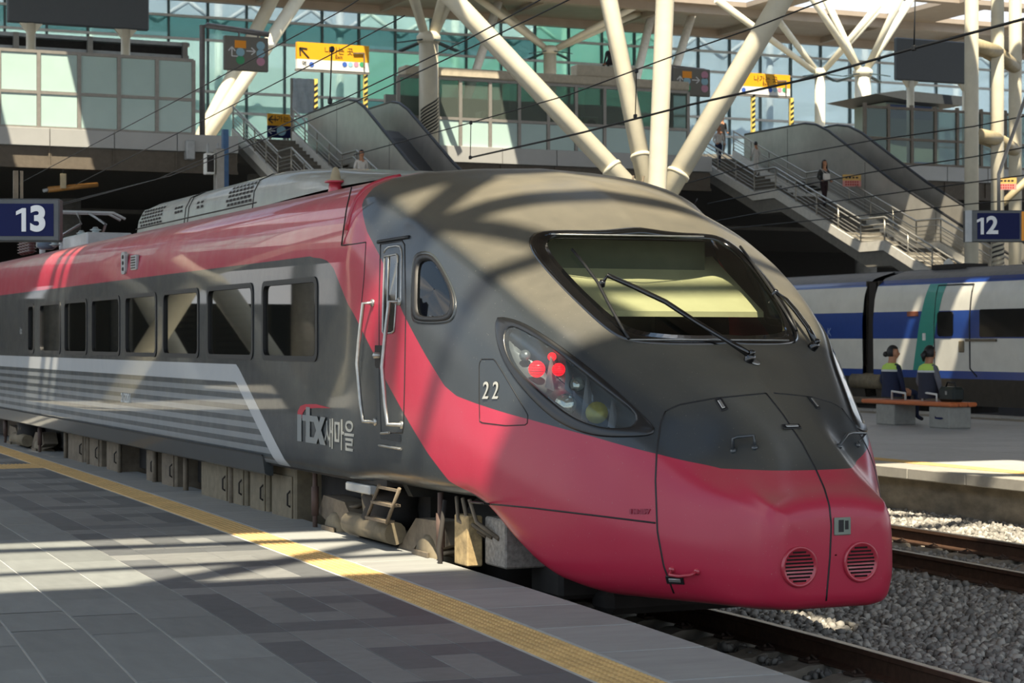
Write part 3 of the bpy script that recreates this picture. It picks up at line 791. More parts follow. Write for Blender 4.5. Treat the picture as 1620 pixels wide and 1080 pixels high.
# windscreen
G_WS = glass('windscreen_glass', '#d4d8cc', .03, .93, '#20231f', ior=1.45)
fT = lambda a, y, o: top_hit(a, y, o)
ws = ring_patch('windscreen', fT, ws_out, [.9, .7, .5, .3, .1, .004], [.004]*6, G_WS, train)
ring_patch('windscreen_border', fT, ws_out, [1.0, 1.0, .97, .88, .88], [-.03, .006, .012, .012, -.02], M_BLK, ws)
for a, b in (((872, 373.5), (1112, 377)), ((995, 540), (1246, 541))):
    MB().tube([hit(a[0] + (b[0]-a[0])*i/20, a[1] + (b[1]-a[1])*i/20, .016)[0] for i in range(21)], .006, 6).build('bright_strip', M_STEEL, ws)
# cab behind the glass
M_CABW = mat('cab_wall_pale', '#d2cfb0', .7, var=.05)
M_CABD = mat('cab_dark', '#1b1d1c', .7)
cab = MB().prism([(XC - a*.93, min(z - .1, 3.2)) for a, z in nose_section(14.3)[::4]] + [(XC + a*.93, min(z - .1, 3.2)) for a, z in nose_section(14.3)[::-4]], 1, 14.25, 14.35).build('cab_rear_wall', M_CABD, train)
MB().prism([(12.78, 2.32), (13.55, 2.76), (13.55, 2.72), (12.78, 2.28)], 0, XC - .98, XC + .88).build('cab_panel', M_CABW, cab)
MB().box((XC - .45, 13.6, 2.45), (XC + .35, 13.7, 2.86)).build('cab_door_panel', M_CABW, cab)
MB().box((XC - 1.05, 12.3, 1.7), (XC + 1.05, 13.2, 2.12)).build('driving_desk', M_CABD, train)
MB().cbox((XC - .2, 13.35, 1.7), (XC + .3, 13.5, 2.5), .06).build('driver_seat', M_CABD, train)
MB().prism([(13.35, 2.6), (13.6, 2.86), (13.35, 2.86)], 0, XC - .7, XC + .7).build('sun_blind', mat('blind_green_grey', '#5a6258', .7), train)

# headlamps: lens, black rim, bowl, lamps
G_LENS = glass('lamp_lens', '#e4e8ea', .02, .9, '#7d868a', ior=1.45)
M_BOWL = mat('lamp_bowl', '#6d7375', .3, .5)
M_REDL = mat('red_lamp_lit', '#e01020', .3, emit='#ff1422', estr=2.0)
M_REFL = mat('reflector', '#b9c0b4', .12, .9)
M_AMB = mat('amber_reflector', '#8d8a3c', .3, .3)
fH = lambda u, v, o: hit(u, v, o)[0]
def disc(mb, c, n, r, t=.01, k=16):
    n = n.normalized(); x = n.orthogonal().normalized(); y = n.cross(x)
    a = [c + (x*math.cos(2*math.pi*i/k) + y*math.sin(2*math.pi*i/k))*r for i in range(k)]
    mb.add(a + [p + n*t for p in a] + [c + n*t*1.25], [(i, (i+1)%k, k+(i+1)%k, k+i) for i in range(k)] + [(k+i, k+(i+1)%k, 2*k) for i in range(k)], 0, True)
    return mb
def mirror_mb(mb):
    m2 = MB(); m2.v = [tuple(mir(p)) for p in mb.v]; m2.f = [f[::-1] for f in mb.f]; m2.m = mb.m[:]; m2.smooth = mb.smooth[:]; return m2
def ringmb(f, outer, c, rs, offs):
    mb = MB(); mb.grid([[f(c[0] + (q[0]-c[0])*r, c[1] + (q[1]-c[1])*r, o) for q in outer] for r, o in zip(rs, offs)], closed=True); return mb
hlo, hli = dense(HLd, 72), dense(HLId, 72)
rim = MB()
A_ = np.array(hlo); 
def match(a, b):
    """start b at the point nearest to a[0]"""
    i = min(range(len(b)), key=lambda k: math.dist(a[0], b[k])); return b[i:] + b[:i]
hli_m = match(hlo, hli)
def lerp2(t): return [(a[0]+(b[0]-a[0])*t, a[1]+(b[1]-a[1])*t) for a, b in zip(hlo, hli_m)]
rim.grid([[fH(u, v, o) for u, v in lerp2(t)] for t, o in ((0, -.03), (0, .006), (.12, .012), (.85, .012), (1, .008), (1.0, -.04))], closed=True)
lens = ringmb(fH, hli, hl_c, [1.0, .8, .5, .25, .01], [.004]*5)
bowl = ringmb(fH, hli, hl_c, [1.06, 1.0, .6, .3, .01], [-.01, -.1, -.16, -.17, -.17])
lamps = []; lamp_ribs = []
for u, v, r, mm, nm_, dz in ((842, 579, .058, M_REDL, 'tail_lamp', -.06), (877, 576, .045, M_REDL, 'tail_lamp', -.08), (866, 556, .03, M_REDL, 'marker_lamp', -.08), (889, 637, .075, M_REFL, 'head_lamp', -.045), (940, 648, .075, M_AMB, 'head_lamp', -.045), (905, 596, .05, M_REFL, 'lamp_reflector', -.1), (820, 555, .04, M_BOWL, 'lamp_housing', -.08)):
    p, n = hit(u, v, dz); nn = (n + Vector((-.15, -.9, .05))).normalized()
    lamps.append((disc(MB(), p, nn, r), mm, nm_))
    if nm_ == 'tail_lamp':
        x_ = nn.cross(Vector((0, 0, 1))).normalized(); y_ = x_.cross(nn)
        for k in (-2, -1, 0, 1, 2):
            hw_ = math.sqrt(r*r - (k*r*.33)**2)*.95
            lamp_ribs.append(MB().bar(p + nn*.016 + y_*(k*r*.33) - x_*hw_, p + nn*.016 + y_*(k*r*.33) + x_*hw_, .004, r*.07))
# inner partitions of the lamp cluster
part_ = MB()
for a, b in (((868, 560), (858, 610)), ((893, 563), (890, 612)), ((925, 590), (915, 660)), ((966, 625), (958, 672))):
    pa, na = hit(*a, -.03); pb_, nb = hit(*b, -.03); part_.add([pa, pb_, pb_ - nb*.12, pa - na*.12], [(0, 1, 2, 3)])
for side in (0, 1):
    g = (lambda m: m) if side == 0 else mirror_mb
    b = g(bowl).build('headlamp', M_BOWL, train, fix=False)
    if side == 0: pass
    g(rim).build('headlamp_rim', mat('rim_black', '#141618', .35, coat=.2), b); g(lens).build('headlamp_lens', G_LENS, b); g(part_).build('partition', M_LGREY, b)
    for m_, mm, nm_ in lamps: g(m_).build(nm_, mm, b)
    for lp in lamp_ribs: g(lp).build('lamp_rib', M_RUB, b)

# side cab window, both sides
G_SIDE = glass('side_window_glass', '#6d7670', .02, .55, '#0c0e0f', ior=1.6)
for side in (0, 1):
    g = (lambda m: m) if side == 0 else mirror_mb
    q = g(ringmb(fH, dense(QWd, 48), qw_c, [.88, .5, .02], [-.012]*3)).build('cab_side_window', G_SIDE, train)
    g(ringmb(fH, dense(QWd, 48), qw_c, [1.12, 1.12, 1.04], [-.01, .004, .004])).build('window_surround', M_DARK, q)
    g(ringmb(fH, dense(QWd, 48), qw_c, [1.04, 1.03, .88, .86], [.004, .012, .012, -.05])).build('rubber_seal', M_RUB, q)
pq = hit(690, 480, -.5)[0]
MB().box((pq.x, pq.y - .5, 1.9), (pq.x + .05, pq.y + .5, 2.36)).build('cab_inner_panel', M_LGREY, train)

# ---- seams, hatches, fittings on the skin
def ribbon(pxs, wd, name, m, parent, off=.003, n=None, mirror=False, fn=None):
    fn = fn or fH
    k = n or max(8, int(sum(math.dist(a, b) for a, b in zip(pxs, pxs[1:]))/6))
    pts = dense(pxs, k, closed=False); mb = MB()
    mb.tube([fn(u, v, off - wd*.35) for u, v in pts], wd/2, 6)
    o = mb.build(name, m, parent)
    if mirror: mirror_mb(mb).build(name, m, parent)
    return o
ribbon([(1212, 622), (1238, 655), (1268, 700), (1290, 741), (1304, 772), (1312, 800), (1315, 830), (1313, 880), (1307, 950)], .014, 'hatch_seam', M_RUB, train)
ribbon([(1053, 650), (1075, 640), (1130, 630), (1212, 622)], .013, 'hatch_seam', M_RUB, train, mirror=True)
ribbon([(1053, 650), (1045, 670), (1039, 715), (1037, 760), (1040, 840), (1050, 895), (1066, 938)], .014, 'hatch_seam', M_RUB, train, mirror=True)
ribbon([(742, 794), (840, 803), (940, 815), (1037, 827)], .014, 'skirt_seam', M_RUB, train, mirror=True)
ribbon([(762, 568), (782, 568), (796, 590), (835, 656), (834, 672), (800, 673), (759, 668), (758, 620), (758, 575), (762, 568)], .008, 'access_panel_seam', M_RUB, train, mirror=True)
ribbon([(556, 296), (548, 330), (543, 365), (540, 388)], .012, 'joint_seam', M_RUB, train, mirror=True)
ribbon([(540, 388), (560, 386), (579, 383)], .01, 'joint_seam', M_RUB, train)
ribbon([(579, 383), (576, 440), (570, 500)], .01, 'joint_seam', M_RUB, train)
# rounded red rib over the roof at the joint between nose and car
s_ = nose_section(YJ)
for sg in (-1, 1): MB().tube([(XC + sg*a, YJ, z) for a, z in s_ if 2.95 < z < 3.45], .022, 8).build('joint_rib', M_RED, train)
def latch(u, v, w_, l_, ang, name='hatch_latch'):
    p, n = hit(u, v, .004); a = math.radians(ang)
    q = hit(u + 6*math.cos(a), v + 6*math.sin(a))[0]; x = (q - hit(u, v)[0]).normalized(); y = n.cross(x)
    M = frame_M(p, x, y)
    o = MB().cbox((-l_/2, -w_/2, -.004), (l_/2, w_/2, .004), .003); o.v = [tuple(M @ Vector(k)) for k in o.v]; o = o.build(name, M_RUB, train)
    i = MB().cbox((-l_*.32, -w_*.22, .003), (l_*.36, w_*.22, .01), .003); i.v = [tuple(M @ Vector(k)) for k in i.v]; i.build('latch_lever', M_STEEL, o)
latch(1141, 640, .05, .11, 58); latch(1287, 637, .05, .11, 52); latch(1252, 675, .045, .13, -2); latch(1068, 917, .055, .13, 3)
def handle(pts, name='grab_handle', r=.011, m=M_DARK, mirror=False, offs=None):
    offs = offs or [0] + [.05]*(len(pts)-2) + [0]
    mb = MB(); mb.tube([fH(u, v, o) for (u, v), o in zip(pts, offs)], r, 8)
    for k in (0, -1):
        p, n = hit(*pts[k], 0); disc(mb, p, n, r*1.9, .012, 10)
    mb.build(name, m, train)
handle([(1160, 713), (1163, 701), (1170, 698), (1194, 697), (1194, 708)]); handle([(1327, 706), (1331, 693), (1338, 691), (1360, 691), (1356, 704)])
handle([(1063, 901), (1066, 906), (1080, 908), (1098, 907), (1103, 904)], m=M_RED)
# coupler cover plate
p0, n0 = hit(1332, 832, .004)
Mp = frame_M(p0, (n0.cross(Vector((0, 0, 1)))) * -1, (0, 0, 1))
def local(mb, M): mb.v = [tuple(M @ Vector(k)) for k in mb.v]; return mb
pl = local(MB().cbox((-.06, -.055, -.006), (.06, .055, .008), .005), Mp).build('socket_plate', mat('grey_green_plate', '#7c8478', .5), train)
local(MB().box((-.032, -.035, .006), (.005, .04, .0095)).box((.015, -.02, .006), (.04, .035, .0095)), Mp).build('socket_recess', M_RUB, pl)
# round air grilles
for u, v in ((1264, 896), (1361, 888)):
    p, n = hit(u, v, 0); n = Vector((n.x*.3, -1, n.z*.3)).normalized()
    M = frame_M(p + n*.0, n.cross(Vector((0, 0, 1))) * -1, (0, 0, 1)); r = .128
    g = local(MB().lathe([(r*.98, -.03), (r, .012), (r*.94, .02), (r*.84, .014), (r*.8, .006), (.002, .006)], n=32), M).build('air_grille', M_RED, train)
    for i in range(9):
        yy = -.088 + .022*i; hw_ = math.sqrt(max(0, (r*.78)**2 - yy*yy))
        local(MB().box((-hw_, yy - .0055, .003), (hw_, yy + .0055, .0085)), M).build('grille_slot', M_BLK, g)
# numbers and marks
M_NUM = mat('number_grey', '#a5a6a1', .6, var=.02)
def on_skin(s, u, v, size, m, sx=1.0, bold=.004, name='number', ref=None, par=None):
    p, n = hit(u, v, .006); q = hit(u + 14, v + (0 if ref is None else ref))[0]
    x = (q - hit(u, v)[0]); M = frame_M(p, x, n.cross(x)); text(s, size, M, m, par or train, name, .002, bold, sx)
on_skin('2 2', 777, 619, .17, M_NUM, .82, bold=.001)
M_FAINT = mat('faint_red_mark', '#8e2038', .5)
on_skin('110-20V', 1012, 809, .035, M_FAINT, 1.2, name='faint_marking')

# ---- wipers
def wiper(arm, blade, hub):
    p, n = hit(*hub, .03)
    w_ = disc(MB(), p - n*.03, n, .035, .05, 12); disc(w_, p + n*.02, n, .02, .03, 10); w_ = w_.build('wiper', M_BLK, train)
    MB().tube([fH(*arm[0], .05)] + [fH(u, v, .075) for u, v in arm[1:-1]] + [fH(*arm[-1], .045)], [.024] + [.018]*(len(arm)-2) + [.013], 8).build('wiper_arm', M_BLK, w_)
    MB().tube([fH(u, v, .03) for u, v in blade], .011, 6).build('wiper_blade', M_RUB, w_)
    q, m_ = hit(*arm[-1], .02); disc(MB(), q, m_, .022, .04, 10).build('blade_pivot', M_BLK, w_)
wiper([(1180, 570), (1150, 555), (1100, 525), (1050, 492), (1000, 468), (960, 450), (952, 456)], [(905, 400), (925, 425), (945, 452), (962, 485), (982, 520), (995, 541)], (1184, 571))
wiper([(1284, 551), (1268, 530), (1250, 505), (1236, 488), (1222, 470)], [(1168, 395), (1190, 425), (1215, 460), (1240, 500), (1256, 528)], (1284, 551))
p, n = hit(1194, 574, .006); disc(MB(), p, n, .035, .004, 16).build('washer_cap', M_STEEL, train)

# ---- cab door on the left flank
dr = [(602, 386), (640, 380), (642, 500), (640, 620), (638, 684), (603, 684), (600, 600), (600, 480)]
door = ribbon(dr + dr[:1], .016, 'cab_door', M_RUB, train, n=60)
ribbon([(598, 383), (622, 379), (648, 375)], .03, 'door_gutter', M_RUB, door, off=.012)
ribbon([(607, 400), (612, 391), (632, 388), (636, 398), (634, 480)], .02, 'door_frame', M_STEEL, door, off=.006)
DW = [(609, 406), (630, 402), (628, 470), (624, 526), (606, 528), (607, 470)]
ringmb(fH, dense(DW, 32), cen(DW), [1.0, .5, .02], [.004]*3).build('door_window', M_BLK, door)
ribbon(DW + DW[:1], .016, 'door_window_frame', M_STEEL, door, off=.01)
ribbon([(616, 405), (613, 527)], .012, 'door_window_bar', M_STEEL, door, off=.012)
LK = [(594, 546), (609, 546), (608, 582), (594, 582)]
ringmb(fH, dense(LK, 16), cen(LK), [1.0, .5, .02], [.006]*3).build('lock_recess', M_UNDK, door)
p, n = hit(601, 562, .0); disc(MB(), p, n, .025, .05, 12).build('door_knob', M_STEEL, door)
handle([(590, 479), (586, 480), (581, 540), (580, 575), (584, 640), (586, 666), (594, 667)], 'handrail', .016, M_STEEL, offs=[0, .06, .07, .08, .07, .06, 0])
handle([(632, 477), (627, 478), (622, 540), (620, 580), (623, 640), (625, 671), (636, 672)], 'handrail', .016, M_STEEL, offs=[0, .06, .07, .08, .07, .06, 0])
ST = [(603, 684), (634, 688), (635, 699), (602, 694)]
stp = ringmb(fH, dense(ST, 16), cen(ST), [1.0, .5, .02], [.004]*3).build('step_recess', M_BLK, train)
ribbon([(602, 704), (620, 707), (637, 710)], .02, 'step_edge', M_STEEL, stp, off=.02)
ribbon([(605, 685), (618, 684)], .02, 'step_edge', M_STEEL, stp, off=.02)

# ================================================================== CAR BODY
YE = 37.0
WIN = []
for a, b in ((415, 503), (328, 401), (258, 315), (198, 248), (145, 190), (102, 138), (63, 96)):
    WIN.append((onX(b, 500, XC - 1.57).y, onX(a, 500, XC - 1.57).y))
WIN.append((28.75, 29.25))
WZ0, WZ1 = 1.93, 2.645
ys = {YJ, YE}
for a, b in WIN: ys |= {a + .04, b - .04}
y = YJ
while y < YE: ys.add(round(y, 3)); y += .09
ys = sorted(ys); ys = [y for i, y in enumerate(ys) if i == 0 or y - ys[i-1] > .004]
sec = resample(CAR, NS)
zcut = [WZ0 + .03, WZ1 - .03]
sec2 = []
for p, q in zip(sec, sec[1:]):
    sec2.append(p)
    for zc_ in zcut:
        if p[1] < zc_ < q[1]: t = (zc_-p[1])/(q[1]-p[1]); sec2.append((p[0]+(q[0]-p[0])*t, zc_))
sec2.append(sec[-1])
cb = MB(); P = [[(XC - a, y, z) for a, z in sec2] + [(XC + a, y, z) for a, z in sec2[-2::-1]] for y in ys]
cb.grid(P)
keep = []
for f in cb.f:
    c = np.mean([cb.v[i] for i in f], axis=0)
    keep.append(not (zcut[0] < c[2] < zcut[1] and any(a + .04 < c[1] < b - .04 for a, b in WIN)))
cb.f = [f for f, k in zip(cb.f, keep) if k]; cb.m = [0]*len(cb.f); cb.smooth = [True]*len(cb.f)
cme = cb.mesh('car_body', [paint]); set_paint(cme); link('car_body', cme, train)
MB().box((XC - 1.5, YE - .05, 1.0), (XC + 1.5, YE, 3.5)).build('end_wall', M_DARK, train)
MB().box((XC - 1.5, 14.4, .98), (XC + 1.5, YE, 1.08)).build('floor_pan', M_UNDK, train)
# windows
G_WIN = glass('coach_window_glass', '#8d938c', .015, .6, '#2c2d2a', ior=1.6)
M_CURT = mat('cream_curtain', '#a49a80', .8, var=.1, stretch=(1, 12, .3))
M_BLIND = mat('blind_slat', '#6f6a5c', .7)
XS = XC - 1.57
for i, (a, b) in enumerate(WIN):
    for sgn in (-1, 1):
        X0 = XC + sgn*1.57
        mb = MB(); r0 = rrect(a, b, WZ0, WZ1, .09, 5); r1 = rrect(a + .05, b - .05, WZ0 + .045, WZ1 - .045, .07, 5)
        o_ = .009*sgn
        mb.grid([[(X0 - .01*sgn, p, q) for p, q in r0], [(X0 + o_, p, q) for p, q in r0], [(X0 + o_, p, q) for p, q in r1], [(X0 - .03*sgn, p, q) for p, q in r1]], closed=True, sm=False)
        wf = mb.build('window_frame', M_RUB, train)
        MB().box((X0 - .022*sgn, a + .03, WZ0 + .03), (X0 - .016*sgn, b - .03, WZ1 - .03)).build('window_pane', G_WIN, wf)
        if sgn < 0:
            X1 = X0 + .09
            if i in (0, 3, 4):
                cu = MB(); y0, y1 = (a + (b-a)*.38, b) if i == 0 else ((a, b - (b-a)*.35) if i == 3 else (a, a + (b-a)*.6))
                cu.grid([[(X1 + .02*math.sin(k*1.3), y0 + (y1-y0)*k/24, z) for k in range(25)] for z in (WZ0 - .05, WZ1 + .05)]); cu.build('curtain', M_CURT, wf)
            if i in (1, 2):
                for k in range(11):
                    z = WZ0 + .03 + .064*k
                    MB().prism([(X1, z), (X1 + .045, z + .03), (X1 + .048, z + .026), (X1 + .003, z - .004)], 1, a - .02, b + .02).build('blind_slat', M_BLIND, wf)
MB().box((XC + .3, 15.3, 1.08), (XC + .35, YE, 3.2)).build('saloon_lining', mat('saloon_lining', '#6b685c', .8, var=.35, scale=.8), train)
MB().box((XC - .6, 15.6, 3.0), (XC - .3, YE - .5, 3.03)).build('saloon_fill_strip', mat('saloon_fill_glow', '#f0ead8', .5, emit='#fff2d8', estr=7.0), train)  # unseen glowing strip added to brighten the dark coach windows
# roof unit with grilles and fairing
ru = MB(); secr = [(-.82, 3.5), (-.8, 3.68), (-.74, 3.8), (-.6, 3.87), (-.3, 3.89), (.3, 3.89), (.6, 3.87), (.74, 3.8), (.8, 3.68), (.82, 3.5)]
def rs(k, dz, y): return [(XC + a*k, y, 3.5 + (z-3.5)*dz) for a, z in secr]
ru.grid([rs(.9, .2, 25.9), rs(.95, .75, 25.82), rs(1, .95, 25.6), rs(1, 1, 25.3), rs(1, 1, 20.3), rs(1.03, .97, 19.8), rs(1.1, .84, 18.9), rs(1.16, .6, 17.8), rs(1.18, .35, 17.0), rs(1.1, .1, 16.3), rs(1.0, -.3, 15.9)])
ru = ru.build('roof_unit', M_ROOFU, train)
MB().bar((XC - .815, 25.7, 3.56), (XC - .815, 20.2, 3.56), .012, .012).build('unit_seam', M_UNDK, ru)
for yy in (23.2, 23.05, 20.35): MB().tube([(XC + a, yy, z + .004) for a, z in secr[:5]], .008, 5).build('unit_seam', M_UNDK, ru)
for y0, y1, z0, z1 in ((24.35, 25.5, 3.57, 3.8), (22.4, 22.75, 3.64, 3.75), (23.35, 23.75, 3.64, 3.75), (20.42, 21.4, 3.58, 3.82)):
    ny = int((y1-y0)/.13); nz = max(2, int((z1-z0)/.045))
    gr = MB()
    def sx(z): return float(np.interp(z, [3.5, 3.68, 3.8, 3.87], [.82, .8, .74, .6]))
    gm = MB(); gm.add([(XC - sx(z) - .003, y, z) for y in (y0 - .02, y1 + .02) for z in (z0, z1)], [(0, 1, 3, 2)]); g_ = gm.build('unit_grille', M_ROOFU, ru)
    slots = MB()
    for i in range(ny):
        for j in range(nz):
            ya = y0 + (y1-y0)*i/ny; za = z0 + (z1-z0)*j/nz; sh = .06 if j % 2 else 0
            slots.add([(XC - sx(z) - .006, y + sh, z) for y in (ya, ya + .1) for z in (za + .006, za + .034)], [(0, 1, 3, 2)])
    tag(slots.build('grille_slots', M_UNDK, ru), kind='stuff')
# horn, pantograph, roof gear
ph = onX(530, 292, XC - .9)
hz = 3.5
horn = MB().lathe([(.06, .06), (.08, .075), (.08, .09), (.05, .1), (.035, .17), (.02, .2), (.005, .205)], (XC - 1.0, 17.1, hz - .03), 14).build('roof_antenna', mat('cream_plastic', '#9c8f73', .6), train)
MB().lathe([(.08, -.06), (.065, 0), (.06, .06), (.1, .062), (.1, .078), (.01, .08)], (XC - 1.0, 17.1, hz - .03), 14).build('antenna_base', M_RED, horn)
yb = 33.0
pan = MB().tube([(XC - .45, yb + .9, 3.72), (XC - .2, yb - .8, 4.0), (XC - .1, yb, 4.22)], .022, 8).tube([(XC + .45, yb + .9, 3.72), (XC + .2, yb - .8, 4.0), (XC + .1, yb, 4.22)], .022, 8).build('pantograph', M_LGREY, train)
for k in (0, .35):
    MB().tube([(XC - .7, yb + k, 4.14), (XC - .5, yb + k, 4.24), (XC + .5, yb + k, 4.24), (XC + .7, yb + k, 4.14)], .024, 8).build('contact_bow', M_LGREY, pan)
MB().bar((XC - .5, yb - .9, 3.72), (XC - .5, yb + 1.0, 3.72), .06).bar((XC + .5, yb - .9, 3.72), (XC + .5, yb + 1.0, 3.72), .06).bar((XC - .5, yb - .9, 3.72), (XC + .5, yb - .9, 3.72), .06).bar((XC - .5, yb, 3.72), (XC + .5, yb, 3.72), .06).build('pantograph_frame', M_LGREY, pan)
for x, y in ((-.5, yb - .8), (.5, yb - .8), (-.5, yb + .9), (.5, yb + .9)): MB().tube([(XC + x, y, 3.5), (XC + x, y, 3.72)], .05, 10).build('stand_insulator', M_LGREY, pan)
ins = [(.03, 0)]
for k in range(5): ins += [(.05, .02 + .045*k), (.09, .035 + .045*k), (.05, .05 + .045*k)]
for x, y in ((-1.0, 30.2), (-.6, 29.2), (-1.05, 31.0), (-.6, 30.2)):
    MB().lathe(ins + [(.03, .26)], (XC + x, y, 3.52), 12).build('insulator', mat('insulator_glaze', '#8d9a9c', .2, coat=.5), train)
MB().cbox((5.85, onX(137, 380, 5.85).y, 3.4), (6.5, onX(99, 380, 5.85).y, onX(115, 372, 5.85).z), .02).build('roof_box', M_LGREY, train)
MB().lathe([(.1, 0), (.16, .05), (.16, .25), (.08, .3)], (XC - 1.05, 30.6, 3.5), 14).build('surge_arrester', mat('blue_grey_porcelain', '#5b6f80', .3, coat=.4), train)
for k in range(4): MB().lathe(ins + [(.03, .26)], (XC - 1.1, 31.6 + .25*k, 3.48), 12).build('insulator', mat('brown_porcelain', '#4a2a2a', .3, coat=.4), train)
# side marks: small grille and indicator on the red band
p = onX(212, 415, XS); MB().cbox((XS - .012, p.y - .13, p.z - .085), (XS + .03, p.y + .13, p.z + .085), .008).build('side_vent', M_LGREY, train)
q = MB()
for i in range(5):
    for j in range(5): q.box((XS - .016, p.y - .11 + .045*i, p.z - .07 + .03*j), (XS - .01, p.y - .08 + .045*i, p.z - .055 + .03*j))
tag(q.build('vent_holes', M_BLK, train), kind='stuff')
p = onX(196, 416, XS); ind = MB().prism(rrect(p.y - .1, p.y + .1, p.z - .13, p.z + .13, .05), 0, XS - .012, XS + .02).build('door_lamp', M_LGREY, train)
for k in (-.07, 0, .07): MB().prism(rrect(p.y - .04, p.y + .04, p.z + k - .022, p.z + k + .022, .02), 0, XS - .016, XS - .008).build('lamp_eye', M_UNDK, ind)
# lettering on the flank (reads towards the nose, so its x axis runs along -y)
M_LOGO = mat('logo_grey', '#7f8484', .6, var=.02)
def flank(s, u, v, size, m, name='lettering', sx=1.0, bold=.0):
    p = onX(u, v, XS - .004); return text(s, size, frame_M(p, (0, -1, 0), (0, 0, 1)), m, train, name, .001, bold, sx)
pi = onX(470, 697, XS - .004); pe = onX(514, 702, XS - .004); s0 = pi.z
lg = MB(); zB, zX = 1.245, 1.475   # baseline, x height
def LY(u): return onX(u, 680, XS - .004).y
def quad(pts, mb): mb.add([(XS - .0065 - .0012*len(mb.f), y, z) for y, z in pts], [tuple(range(len(pts)))])
yi, yt, yx0, yx1 = LY(474), LY(488), LY(496), LY(515)
quad([(yi + .06, zB), (yi - .06, zB), (yi - .06, zX), (yi + .06, zX)], lg)
quad([(yt + .06, zB + .03), (yt - .05, zB + .03), (yt - .05, zX + .07), (yt + .06, zX + .07)], lg); quad([(yt + .16, zX - .05), (yt - .15, zX - .05), (yt - .15, zX), (yt + .16, zX)], lg); quad([(yt + .06, zB), (yt - .17, zB), (yt - .17, zB + .05), (yt + .06, zB + .05)], lg)
quad([(yx0 + .02, zX), (yx0 - .12, zX), (yx1 - .02, zB), (yx1 + .12, zB)], lg); quad([(yx1 + .1, zX), (yx1 - .02, zX), (yx0 - .1, zB), (yx0 + .02, zB)], lg)
lg.build('logo_lettering', M_LOGO, train)
sw = MB(); A = [(470, 661), (471, 650), (475, 642), (483, 639), (500, 639), (522, 645)]; B = [(478, 661), (479, 653), (482, 648), (488, 646), (502, 645), (522, 645.5)]
sw.grid([[onX(u, v, XS - .004) for u, v in A], [onX(u, v, XS - .004) for u, v in B]]); sw.build('logo_swoosh', mat('logo_red', '#b3283a', .5), train)
flank('새마을', 536, 691, .27, M_LOGO, 'hangul_lettering', 1.02, .002)
flank('212201', 199, 630, .15, mat('number_white', '#d6d8d4', .6), 'car_number', 1.15, .003)
flank('itx', 33, 523, .16, M_NUM, 'small_logo', 1.0)

# ---- underframe
MB().prism([(XS + .1, 1.06), (XS - .005, 1.06), (XS + .02, .9), (XS + .06, .88), (XS + .1, .88)], 1, LY(415), YE).build('side_skirt', M_DARK, train)
MB().bar((XS - .006, LY(415), 1.065), (XS - .006, YE, 1.065), .01, .012).build('skirt_seam', M_RUB, train)
MB().box((XC - 1.1, 14.5, .55), (XC + 1.1, YE, 1.0)).build('underframe', M_UNDK, train)
boxes = [(418, 455, M_TAN), (384, 412, M_TAN), (308, 352, M_TAN), (356, 378, M_TAN), (246, 268, M_UNDER), (222, 238, M_UNDER), (268, 300, M_UNDK), (160, 180, M_UNDER), (130, 150, M_UNDER), (185, 215, M_UNDK), (100, 125, M_UNDER), (60, 90, M_UNDK)]
for a, b, m in boxes:
    y0, y1 = onX(b, 760, XS + .15).y, onX(a, 760, XS + .15).y
    bx = MB().cbox((XS + (.22 if m is not M_UNDK else .5), y0, .22), (XC - .3, y1, .98), .02).build('equipment_box', m, train)
    if m is not M_UNDK:
        MB().cbox((XS + .205, y0 + .06, .3), (XS + .22, y1 - .06, .88), .006).build('box_door', m, bx)
        MB().tube([(XS + .21, y0 + .1, .75), (XS + .18, y0 + .1, .72), (XS + .18, y0 + .1, .62), (XS + .21, y0 + .1, .6)], .009, 6).build('box_handle', M_UNDK, bx)
for y in (19.2, 21.0, 22.4, 24.2, 26.0, 27.5): MB().tube([(XS + .2, y, 1.0), (XS + .2, y, .3)], .03, 8).build('drain_pipe', M_UNDER, train)
